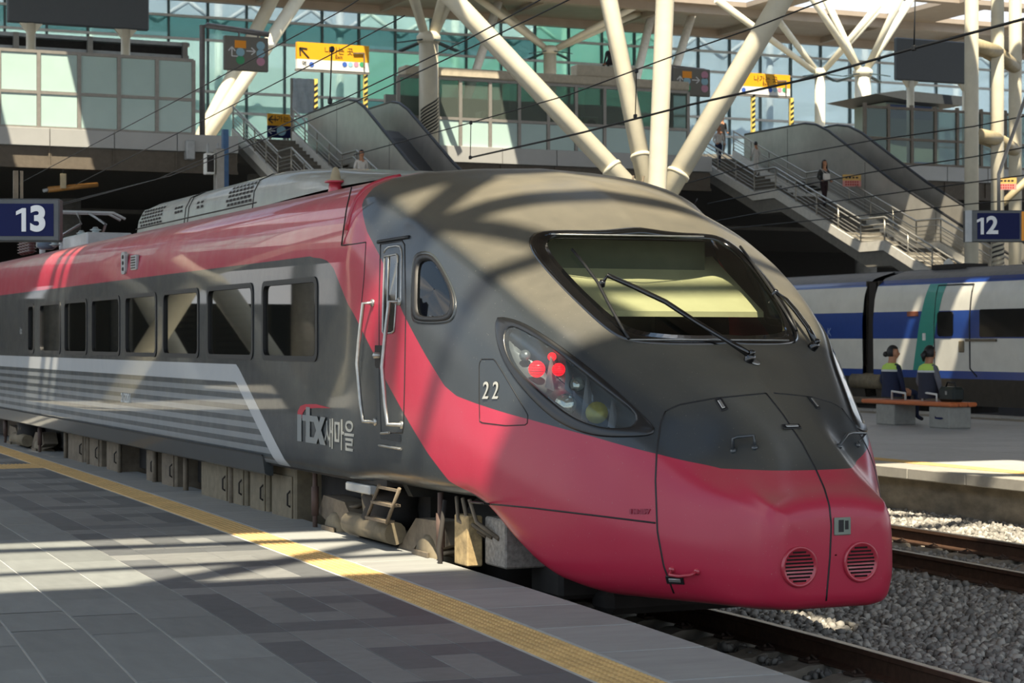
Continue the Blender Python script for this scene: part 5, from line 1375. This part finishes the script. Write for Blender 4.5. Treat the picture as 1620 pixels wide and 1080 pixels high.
# notices on the railing / column
M_NOT = mat('notice_yellow', '#c9a25a', .6); M_NOTR = mat('notice_pink', '#c98a84', .6)
for (u0, u1, v0, v1, X, lab) in ((1333, 1362, 276, 295, 40.1, 'small yellow and pink notice on the staircase handrail'), (1578, 1608, 281, 300, 36.3, 'small yellow and pink notice on the triple column')):
    um = (u0+u1)/2; p = onX(um, (v0+v1)/2, X); D = p.x*S_ + p.y*C_; h = (v1-v0)/F*D; wv = (u1-u0)/F*D
    t = thing('notice', p, lab, 'notice')
    def L(mb): mb.v = [tuple(Matrix.Translation(p) @ Matrix.Rotation(-TH, 4, 'Z') @ Vector(k)) for k in mb.v]; return mb
    L(MB().box((-wv/2, -.02, 0), (wv/2, .02, h/2))).build('upper_half', M_NOT, t); L(MB().box((-wv/2, -.02, -h/2), (wv/2, .02, 0))).build('lower_half', M_NOTR, t)
    for z, m, n in ((h*.24, M_INK, 4), (-h*.12, mat('notice_red', '#a03830', .6), 6), (-h*.34, MATS['notice_red'], 6)):
        mk = MB()
        for k in range(n): mk.box((-wv*.36 + wv*.76*k/n, -.026, z - h*.07), (-wv*.36 + wv*.76*(k + .7)/n, -.02, z + h*.07))
        L(mk).build('text_line', m, t)

# ================================================================== CATENARY WIRES AND LINE EQUIPMENT
M_WIRE = mat('catenary_wire', '#1d1f20', .5, .4, var=0)
def wire(pxs, X, label, r=.014, group='overhead wires', drops=()):
    pts = [onX(u, v, X) for u, v in pxs]; P = []
    for a, b in zip(pts, pts[1:]):
        P += [a + (b - a)*k/4 for k in range(4)]
    P.append(pts[-1])
    o = tag(MB().tube(P, r, 6).build('overhead_wire', M_WIRE), label, 'wire', group); return o
WIRES = [([(620, -34), (540, 17), (300, 148), (27, 292)], 6.3, .007, 'wire from the frosted parapet up past the left grey sign'),
         ([(640, 25), (540, 78), (330, 186), (120, 292)], 6.7, .007, 'wire crossing the long yellow sign'),
         ([(900, -25), (740, 62), (540, 158), (390, 222), (250, 283), (95, 325)], 6.7, .007, 'thick upper wire over the left escalators'),
         ([(930, -15), (760, 68), (560, 162), (390, 232), (270, 278), (95, 322)], 6.95, .007, 'thin wire just below the thick one over the escalators'),
         ([(1360, -20), (1280, 10), (1190, 45), (1080, 83), (900, 150), (745, 194), (560, 245)], 12.5, .01, 'wire crossing the upright pipe and the middle parapet'),
         ([(1660, 18), (1620, 30), (1440, 78), (1280, 124), (1090, 166), (920, 210), (745, 249)], 12.5, .015, 'thick black wire from the triple column to the middle parapet'),
         ([(1660, 176), (1540, 200), (1380, 222), (1240, 247), (1050, 300)], 30.6, .016, 'upper faint wire across the right escalators'),
         ([(1660, 226), (1540, 248), (1380, 272), (1230, 300), (1120, 322)], 30.4, .016, 'middle faint wire across the right staircase'),
         ([(1660, 272), (1540, 288), (1380, 310), (1240, 330), (1130, 350)], 30.8, .016, 'lower faint wire across the right staircase'),
         ([(1660, 312), (1540, 322), (1390, 338), (1250, 352), (1150, 362)], 30.2, .014, 'lowest faint wire just above the blue and white train')]
for p, X, r, lab in WIRES: wire(p, X, lab, r)
def dropper(u0, v0, u1, v1, X, lab):
    a, b = onX(u0, v0, X), onX(u1, v1, X); t = thing('dropper', b, lab, 'wire', 'droppers between the wires')
    MB().tube([a, b], .008, 6).build('rod', M_WIRE, t)
    for q in (a, b): MB().cbox(tuple(q - Vector((.02, .03, .03))), tuple(q + Vector((.02, .03, .03))), .01).build('clamp', M_WIRE, t)
dropper(525, 78, 522, 160, 6.7, 'thin dropper hanging below the long yellow sign')
dropper(1007, 112, 1005, 184, 12.5, 'dropper between the upright and leaning pipes')
dropper(745, 194, 744, 249, 12.5, 'dropper in front of the middle parapet')
dropper(1448, -10, 1446, 76, 12.5, 'long dropper in front of the canopy above the right board')
# mast and switchgear beside the walkway edge
t = thing('catenary_mast', (onY(357, 260, 55).x, 55, -.3), 'blue-grey mast with transformer box and insulators at the walkway edge', 'mast')
x = onY(356, 260, 55).x
MB().box((x - .08, 54.9, -.3), (x + .08, 55.1, onY(356, 205, 55).z)).build('post', mat('mast_blue', '#3d5f86', .5, .3), t)
p, q = onY(339, 300, 54.8), onY(352, 236, 54.8); MB().cbox((p.x, 54.6, p.z - 1), (q.x, 54.9, q.z), .02).build('grey_cabinet', M_ALU, t)
p, q = onY(323, 276, 54.7), onY(337, 243, 54.7); MB().cbox((p.x, 54.5, p.z), (q.x, 54.8, q.z), .02).build('switch_frame', M_WHITE, t)
MB().box((p.x + .03, 54.48, p.z + .06), (q.x - .03, 54.5, q.z - .06)).build('switch_face', M_UNDK, t)
for u in (329, 345): 
    p = onY(u, 243, 54.7); MB().lathe([(r_*.6, z) for r_, z in ins] + [(.02, .3)], (p.x, 54.7, p.z), 12).build('insulator', M_LGREY, t)
p, q = onY(294, 252, 65.9), onY(308, 222, 65.9); tag(MB().cbox((p.x, 65.8, p.z), (q.x, 66.17, q.z), .03).build('junction_box', M_LGREY), 'small pale box fixed under the walkway fascia beside the mast', 'box')
# cantilever and section insulator in the shade under the walkway
t = thing('cantilever_arm', onY(105, 300, 66.2), 'tan insulator bar hanging in the dark under the walkway', 'insulator')
MB().tube([onY(68, 302, 66.2), onY(78, 300, 66.2)], .06, 8).build('end_fitting', M_LGREY, t)
MB().tube([onY(76, 300, 66.2), onY(155, 292, 66.2)], [.1, .075], 10).build('insulator_bar', mat('tan_insulator', '#a9793f', .5), t)
p, q = onY(95, 298, 66.1), onY(104, 275, 66.1); MB().cbox((p.x, 66.0, p.z), (q.x, 66.1, q.z), .01).build('hanger_plate', mat('plate_pale', '#b7a888', .6), t)
MB().tube([onY(100, 277, 66.2), onY(100, 262, 66.2)], .03, 6).build('suspension_rod', M_WIRE, t)

# ================================================================== BLUE AND WHITE TRAIN
XK = 28.0
M_KW = mat('coach_white', '#cccbc2', .4, coat=.3, var=.07, scale=2); M_KB = mat('coach_blue', '#1f3f86', .35, coat=.4, var=.06); M_KT = mat('coach_turquoise', '#2b8f80', .4, coat=.3, var=.05)
M_KD = mat('coach_dark_skirt', '#3a342b', .7, var=.2); M_KR = mat('coach_roof_grey', '#77787a', .6, var=.15)
def kx(z): return float(np.interp(z, [.7, 1.2, 2.6, 3.2, 3.5, 3.68, 3.85], [.12, .02, 0, .06, .16, .4, 1.0]))
def strip(y0, y1, z0, z1, m, name, par, off=0.0, n=4):
    mb = MB(); zs = [z0 + (z1-z0)*k/n for k in range(n+1)]
    mb.grid([[(XK + kx(z) - off, y, z) for z in zs] for y in (y0, y1)], sm=True)
    mb.grid([[(XK + 2.9 - kx(z) + off, y, z) for z in zs] for y in (y0, y1)], sm=True)
    return mb.build(name, m, par)
def ky(u): return onX(u, 520, XK).y
def coach(y0, y1, label):
    t = thing('railway_coach', (XK + 1.45, (y0+y1)/2, 0), label, 'train')
    strip(y0, y1, 1.42, 2.17, M_KW, 'lower_wall', t); strip(y0, y1, 2.17, 2.82, M_KB, 'window_band', t); strip(y0, y1, 2.82, 3.46, M_KW, 'upper_wall', t)
    strip(y0, y1, 3.46, 3.6, M_KB, 'roof_stripe', t); strip(y0, y1, 3.6, 3.85, M_KR, 'roof_edge', t); strip(y0, y1, 1.24, 1.42, M_KB, 'sill_stripe', t); strip(y0, y1, .62, 1.24, M_KD, 'skirt', t)
    MB().box((XK + .98, y0, 3.8), (XK + 1.92, y1, 3.86)).build('roof', M_KR, t)
    for y in (y0, y1): MB().box((XK + .15, min(y, y + .05) if y == y0 else y - .05, .7), (XK + 2.75, y + .05 if y == y0 else y, 3.6)).build('end_wall', M_KD, t)
    return t
kgA, kgB = ky(1364), ky(1381)
c1_ = coach(kgA, kgA + 20, 'blue and white coach left of the dark gangway')
c2_ = coach(kgB - 22, kgB, 'blue and white coach with turquoise door pillar behind the bench')
MB().box((XK + .25, kgB, 1.0), (XK + 2.65, kgA, 3.5)).build('gangway', M_RUB, c2_)
MB().prism([(kgB, 1.0), (kgA, 1.0), (kgA - .1, 3.55), (kgB + .08, 3.55)], 0, XK + .14, XK + .22).build('gangway_bellows', mat('gangway_dark', '#24201c', .8), c2_)
# turquoise pillar, door, windows
mb = MB(); mb.grid([[(XK + kx(z) - .006, y0_ + (z - 2.17)*sl, z) for z in (1.42, 1.8, 2.17, 2.5, 2.82, 3.1, 3.3, 3.46)] for y0_, sl in ((ky(1451), -.25), (ky(1478), -.25))]); mb.build('turquoise_pillar', M_KT, c2_)
dy0, dy1 = ky(1534), ky(1478)
seam = MB()
zz = [1.3 + 2.12*k/12 for k in range(13)]
seam.tube([(XK + kx(z) - .006, dy0 - (.25 if z < 1.42 else 0), z) for z in zz], .018, 6).tube([(XK + kx(3.42) - .006, y, 3.42) for y in (dy0, dy1)], .018, 6).tube([(XK + kx(z) - .006, dy1, z) for z in zz], .012, 6)
dk = seam.build('door_seam', M_RUB, c2_)
def kwin(u0, u1, z0, z1, name, r=.1):
    a, b = ky(u1), ky(u0); o = MB().prism(rrect(a, b, z0, z1, r), 0, XK - .012, XK + .03).build(name, M_BLK, c2_); return o
kwin(1483, 1508, 2.22, 2.8, 'door_window'); 
for k in range(5): kwin(1550 + 96*k, 1640 + 96*k, 2.2, 2.83, 'coach_window', .05)
p0y, p1y = ky(1452), ky(1435); MB().cbox((XK - .012, p0y, 2.7), (XK + .02, p1y, 2.82), .01).build('destination_display', mat('orange_brown', '#7a4632', .5), c2_)
y_ = ky(1521); MB().cbox((XK - .02, y_ - .1, 1.85), (XK + .02, y_ + .1, 2.12), .02).build('door_control', M_TAN, c2_)
y_ = ky(1462); MB().cbox((XK - .02, y_ - .06, 2.12), (XK + .02, y_ + .06, 2.3), .015).build('door_button', M_WHITE, c2_)
MB().box((XK - .03, ky(1577), 2.1), (XK, ky(1528), 2.16)).build('step_rail', M_UNDER, c2_)
MB().tube([(XK + 1.4, ky(1448) + .4, 3.85), (XK + 1.2, ky(1448) + .4, 4.05)], .1, 10).build('roof_fitting', M_WHITE, c2_)
MB().box((XK + .9, ky(1475), 3.84), (XK + 1.6, ky(1425), 3.96)).build('roof_cable_box', M_UNDK, c2_)
for yc, par in ((kgA + .3, c1_),):
    bk = MB().box((XK + .2, yc - 2.2, .35), (XK + 2.7, yc + 2.2, .75)).build('bogie', M_UNDK, par)
    for s in (-1.5, 1.5): MB().lathe([(.05, -.06), (.46, -.06), (.46, .06), (.05, .06)], (XK + .3, yc + s, .46), 22, 'X').build('wheel', M_UNDER, bk)
    MB().tube([(XK + .12, kgB - .35, 1.12), (XK + .12, kgA + .5, 1.12)], .2, 12).build('air_tank', M_TAN, bk)
    MB().cbox((XK + .05, yc - 1.2, .55), (XK + .2, yc + 1.6, .72), .03).build('side_beam', M_UNDER, bk)
    for k in (-1, 1): MB().box((XK - .02, yc + 1.4*k - .2, .95), (XK + .1, yc + 1.4*k + .2, 1.25)).build('damper', M_UNDK, bk)
M_KLOG = mat('coach_mark_pale', '#7f95c0', .5)
p = onX(1312, 526, XK - .012); text('K', .3, frame_M(p, (0, -1, 0), (0, 0, 1)), M_KLOG, c1_, 'coach_mark')

# ================================================================== BENCH, PEOPLE
M_WOOD = mat('bench_orange_wood', '#c46a36', .45, coat=.2, var=.15, scale=4, stretch=(8, .6, 8))
M_BCON = mat('bench_concrete', '#94948d', .85, var=.12, scale=8)
BX0, BX1, BY0, BY1, BZ = 22.0, 22.62, 30.05, 32.95, .98
bn = thing('bench', ((BX0+BX1)/2, (BY0+BY1)/2, .5), 'orange wooden bench on two pale concrete blocks with two people sitting', 'bench')
for k in range(3):
    MB().cbox((BX0 + .208*k, BY0, BZ - .08), (BX0 + .208*k + .203, BY1, BZ), .025).build('seat_plank', M_WOOD, bn)
for y0_ in (BY0 + .12, BY1 - 1.05):
    bl = MB().cbox((BX0 + .06, y0_, .5), (BX1 - .06, y0_ + .62, BZ - .08), .015).build('concrete_base', M_BCON, bn)
MB().prism([(BY0 + .28, .68), (BY0 + .33, .7), (BY0 + .5, .7), (BY0 + .54, .72), (BY0 + .54, .67), (BY0 + .36, .66)], 0, BX0 + .052, BX0 + .06).build('blue_mark', M_NAVY, bn)
for y in (BY0 + .75, BY0 + 1.75):
    MB().tube([(BX0 + .25, y, BZ), (BX0 + .25, y, BZ + .13), (BX0 + .25, y + .45, BZ + .16), (BX0 + .25, y + .45, BZ)], .022, 8).build('arm_divider', M_WHITE, bn)
M_SKIN = mat('skin', '#b5805f', .6, var=.05); M_NVY = mat('navy_cloth', '#1c2540', .85, var=.15, scale=20); M_LIME = mat('lime_cloth', '#b8da62', .8, var=.06); M_HAIR = mat('black_hair', '#15120f', .5, var=.3, scale=40)
M_GRYC = mat('grey_cloth', '#6a6a70', .85, var=.1); M_SLV = mat('reflective_strip', '#c9ccc9', .5); M_SHOE = mat('dark_shoe', '#17171a', .6); M_WHTC = mat('white_cloth', '#cfcbc4', .8); M_BRWN = mat('dark_wine_cloth', '#2a191c', .85); M_PINK = mat('pink_cloth', '#c0596a', .8)
def skin(verts, edges, radii, sub=1, root=0):
    me = bpy.data.meshes.new('s'); me.from_pydata([tuple(v) for v in verts], edges, [])
    o = bpy.data.objects.new('s', me); COL.objects.link(o)
    md = o.modifiers.new('k', 'SKIN'); md.use_smooth_shade = True
    for i, r in enumerate(radii):
        sv = me.skin_vertices[0].data[i]; sv.radius = r if isinstance(r, tuple) else (r, r); sv.use_root = (i == root)
    s = o.modifiers.new('u', 'SUBSURF'); s.levels = sub; s.render_levels = sub
    dg = bpy.context.evaluated_depsgraph_get(); m2 = bpy.data.meshes.new_from_object(o.evaluated_get(dg))
    bpy.data.objects.remove(o); m2.materials.clear(); return m2
def person(pos, face, label, pose, cloth, group=None, scale=1.0, vest=None, hair='short', head_turn=0.0, extra=None):
    """pose: 'sit', 'walk' or 'stand'; local frame: x to the person's left, y forward, z up"""
    Mx = Matrix.Translation(pos) @ Matrix.Rotation(face, 4, 'Z') @ Matrix.Scale(scale, 4)
    t = thing('person', pos, label, 'person', group)
    J = {}
    if pose == 'sit':
        J.update(pel=(0, 0, .08), waist=(0, .02, .25), chest=(0, .03, .42), neck=(0, .02, .57), hd=(0, .04, .64), hd2=(0, .05, .75))
        for s, n in ((1, 'L'), (-1, 'R')):
            J.update({n+'hip': (.1*s, .08, .07), n+'kn': (.11*s, .46, .05), n+'an': (.1*s, .48 - .1*(s < 0), -.37), n+'to': (.1*s, .62 - .1*(s < 0), -.43),
                      n+'sh': (.175*s, .02, .52), n+'el': (.245*s, .02 + .04*s, .26), n+'wr': (.24*s, .12, .06), n+'ha': (.23*s, .18, .03)})
    else:
        st = .22 if pose == 'walk' else .03
        J.update(pel=(0, 0, .93), waist=(0, 0, 1.1), chest=(0, .01, 1.27), neck=(0, 0, 1.43), hd=(0, .02, 1.5), hd2=(0, .03, 1.62))
        for s, n in ((1, 'L'), (-1, 'R')):
            J.update({n+'hip': (.09*s, 0, .88), n+'kn': (.09*s, .1*s*(st > .1) + .04, .48), n+'an': (.09*s, -.02 + st*s*.6, .09 + (.08 if s > 0 and st > .1 else 0)), n+'to': (.09*s, .12 + st*s*.6, .04 + (.08 if s > 0 and st > .1 else 0)),
                      n+'sh': (.17*s, 0, 1.38), n+'el': (.23*s, -.04, 1.12), n+'wr': (.2*s, .14, .98), n+'ha': (.18*s, .2, .97)})
    ids = {k: i for i, k in enumerate(J)}; V = [Mx @ Vector(v) for v in J.values()]
    ed = [('pel', 'waist'), ('waist', 'chest'), ('chest', 'neck'), ('neck', 'hd'), ('hd', 'hd2')]
    for n in 'LR': ed += [('pel', n+'hip'), (n+'hip', n+'kn'), (n+'kn', n+'an'), (n+'an', n+'to'), ('chest', n+'sh'), (n+'sh', n+'el'), (n+'el', n+'wr'), (n+'wr', n+'ha')]
    rad = dict(pel=.13, waist=.12, chest=.135, neck=.055, hd=.075, hd2=.085)
    for n in 'LR': rad.update({n+'hip': .09, n+'kn': .062, n+'an': .042, n+'to': .036, n+'sh': .065, n+'el': .048, n+'wr': .033, n+'ha': .03})
    me = skin(V, [(ids[a], ids[b]) for a, b in ed], [rad[k]*scale for k in J], 2)
    mats_ = [M_SKIN, cloth[0], cloth[1], M_SHOE]
    for m in mats_: me.materials.append(m)
    inv = Mx.inverted(); names = list(J); loc = [Vector(v) for v in J.values()]
    up = {'pel': 2, 'waist': 1, 'chest': 1, 'neck': 0, 'hd': 0, 'hd2': 0}
    for n in 'LR': up.update({n+'hip': 2, n+'kn': 2, n+'an': 2, n+'to': 3, n+'sh': 1, n+'el': 1, n+'wr': 1, n+'ha': 0})
    for f in me.polygons:
        c = inv @ f.center; k = min(range(len(loc)), key=lambda i: (loc[i]-c).length); f.material_index = up[names[k]]; f.use_smooth = True
    body = link('body', me, t)
    hc = Vector(J['hd2']) + Vector((0, .0, .0))
    Hm = Mx @ Matrix.Translation(hc) @ Matrix.Rotation(head_turn, 4, 'Z')
    def head(mb): mb.v = [tuple(Hm @ Vector(k)) for k in mb.v]; return mb
    bm = bmesh.new(); bmesh.ops.create_uvsphere(bm, u_segments=16, v_segments=12, radius=1)
    for v in bm.verts:
        x, y, z = v.co; v.co = Vector((x*.082, y*.1, z*.125 - .0)); 
        if z < -.2: v.co.x *= 1 - .35*(-z - .2); v.co.y *= 1 - .18*(-z - .2); v.co.y += .012
    hd = head(MB().bm(bm, 0, True)).build('head', M_SKIN, t)
    fa = MB()
    bm = bmesh.new(); bmesh.ops.create_uvsphere(bm, u_segments=8, v_segments=6, radius=.016)
    for v in bm.verts: v.co = Vector((v.co.x*.8, v.co.y*1.2 + .103, v.co.z*1.7 - .015))
    head(fa.bm(bm, 0, True)).build('nose', M_SKIN, hd)
    for s in (-1, 1):
        head(MB().lathe([(.001, .0), (.012, .003), (.001, .006)], (.032*s, .088, .018), 8, 'Y')).build('eye', M_HAIR, hd)
        head(MB().cbox((.08*s - .008, -.015, -.03), (.08*s + .008, .015, .03), .006)).build('ear', M_SKIN, hd)
    head(MB().cbox((-.024, .086, -.062), (.024, .094, -.05), .003)).build('mouth', mat('lip', '#8f4a44', .5), hd)
    hr = MB(); bm = bmesh.new(); bmesh.ops.create_uvsphere(bm, u_segments=18, v_segments=12, radius=1)
    bmesh.ops.delete(bm, geom=[v for v in bm.verts if (v.co.y > .45 and v.co.z < .42) or v.co.z < -.62], context='VERTS')
    for v in bm.verts: v.co = Vector((v.co.x*.096, v.co.y*.113 - .006, v.co.z*.138 + .008))
    hr.bm(bm, 0, True)
    if hair == 'tail': hr.tube([(0, -.1, .03), (0, -.15, -.03), (0, -.14, -.14)], [.035, .05, .015], 10)
    if hair == 'bun': hr.lathe([(.01, -.05), (.045, -.03), (.05, 0), (.04, .035), (.01, .05)], (0, -.13, -.02), 10)
    if hair == 'long':
        hr.grid([[(.1*math.sin(a)*k, -.105*math.cos(a)*k, z) for a in [math.radians(q) for q in range(-115, 120, 15)]] for z, k in ((.03, 1), (-.1, 1.05), (-.22, 1.15), (-.3, 1.05))])
    head(hr).build('hair', M_HAIR, t)
    # hands: palm with four fingers and a thumb
    for s, n in ((1, 'L'), (-1, 'R')):
        w_, h_ = Vector(J[n+'wr']), Vector(J[n+'ha']); d = (h_ - w_).normalized(); side = Vector((s, 0, 0)); side = (side - d*side.dot(d)).normalized(); up_ = d.cross(side)
        hb_ = MB(); hb_.tube([Mx @ w_, Mx @ (h_ + d*.02)], [.028*scale, .036*scale], 8)
        for k, L_ in enumerate((.055, .068, .072, .06)):
            o = h_ + d*.02 + side*(-.028 + .019*k); hb_.tube([Mx @ o, Mx @ (o + d*L_*.6), Mx @ (o + d*L_*.9 - up_*L_*.35*s)], [.0095*scale, .009*scale, .006*scale], 6)
        o = h_ - side*.03; hb_.tube([Mx @ o, Mx @ (o - side*.025 + d*.03), Mx @ (o - side*.03 + d*.06)], [.011*scale, .01*scale, .007*scale], 6)
        hb_.build('hand', M_SKIN, t)
    if vest:
        # zipped waistcoat with a lime yoke: a tapered shell round the torso
        prof = [(-.02, .215, .165), (.1, .2, .16), (.25, .19, .155), (.38, .205, .16), (.46, .225, .155), (.53, .2, .13), (.575, .1, .085)]
        if pose != 'sit': prof = [(z + .85, a, b) for z, a, b in prof]
        vb = MB(); rows = [[Mx @ Vector((a*math.cos(q), .02 + b*math.sin(q), z)) for q in [2*math.pi*i/20 for i in range(20)]] for z, a, b in prof]
        vb.grid(rows, closed=True)
        vb.m = [1 if (i // 20) >= 4 or (i // 20 == 3 and False) else 0 for i in range(len(vb.f))]
        vb.build('waistcoat', [vest[0], vest[1]], t)
        z = .46 + (0 if pose == 'sit' else .85)
        vs = MB(); vs.grid([[Mx @ Vector((.228*math.cos(q), .02 + .158*math.sin(q), z + dz)) for q in [2*math.pi*i/20 for i in range(20)]] for dz in (-.035, 0)], closed=True); vs.build('reflective_band', M_SLV, t)
    return t
sc_ = 1.1
person(Vector((22.36, 32.45, BZ + .07)), -math.pi/2, 'seated person in navy waistcoat with lime yoke, face turned to the right', 'sit', (M_NVY, M_NVY), None, sc_, (M_NVY, M_LIME), 'bun', -.75)
person(Vector((22.36, 31.25, BZ + .07)), -math.pi/2, 'seated person in lime and charcoal waistcoat with black ponytail, seen from behind', 'sit', (M_GRYC, M_NVY), None, sc_, (mat('charcoal_cloth', '#2c2f3d', .85, var=.12), M_LIME), 'tail', .1)
# bag on the bench
bg = thing('handbag', (22.4, 30.6, BZ), 'dark green bag on the bench beside the person with ponytail', 'bag')
MB().cbox((22.28, 30.32, BZ), (22.54, 30.82, BZ + .28), .05).build('body', mat('bag_green_black', '#14201c', .5, coat=.2), bg)
MB().tube([(22.4, 30.42, BZ + .27), (22.4, 30.45, BZ + .36), (22.4, 30.68, BZ + .36), (22.4, 30.72, BZ + .27)], .015, 8).build('strap', M_RUB, bg)
MB().cbox((22.27, 30.52, BZ + .13), (22.28, 30.58, BZ + .2), .004).build('buckle', M_STEEL, bg)
# people on the stairs
def stand(u, Xs, label, pose, cloth, face, hair, sc=1.0, dz=0.0, **k):
    for y in [44 + .05*i for i in range(520)]:
        p = Vector((Xs, y, 0))
        if px(p)[0] <= u: break
    return person(Vector((Xs, y, zs_at(y) + dz)), face, label, pose, cloth, None, sc, None, hair, **k)
wm = stand(1304, 39.2, 'dark-haired woman with white bag walking down the long staircase', 'walk', (mat('olive_grey_cloth', '#3e3f3c', .85), M_BRWN), math.pi, 'long', 1.0)
wl = wm.location
bagw = thing('shoulder_bag', wl + Vector((-.1, -.25, 1.0)), 'small white bag carried by the woman on the stairs', 'bag')
MB().cbox(tuple(wl + Vector((-.2, -.34, 1.0))), tuple(wl + Vector((.06, -.22, 1.24))), .03).build('body', M_WHTC, bagw)
MB().tube([tuple(wl + Vector((-.17, -.28, 1.24))), tuple(wl + Vector((-.16, -.02, 1.44))), tuple(wl + Vector((.02, -.28, 1.24)))], .012, 6).build('strap', M_WHTC, bagw)
stand(1138, 38.6, 'person in white top and dark trousers near the top of the long staircase', 'walk', (M_WHTC, M_NVY), math.pi, 'short', .95)
stand(1197, 39.8, 'small person in red and white near the upper railing of the long staircase', 'stand', (M_WHTC, M_WHTC), 0, 'short', .75)
person(Vector((onY(1142, 130, 74).x, 74, 9.1 + .9)), math.pi, 'dark clothed person behind the big leaning pipe beside the yellow sign', 'stand', (M_SHOE, M_SHOE), None, 1.0, None, 'short')
tag(MB().box((onY(1120, 130, 73).x, 73.2, 9.1), (onY(1170, 130, 73).x, 75, 9.98)).build('upper_landing', M_DECK), 'grey raised landing behind the big leaning pipe', 'landing', kind='structure')
stand(572, 21.3, 'person in pale top on the left staircase beside the escalator', 'walk', (M_WHTC, M_TAN), math.pi, 'short', .95)
p = onY(966, 108, 66.4); person(Vector((p.x, 66.38, 12.42)), 0, 'dark-haired worker on the flat roof above the middle parapet', 'sit', (M_SHOE, M_SHOE), None, .9, None, 'short')
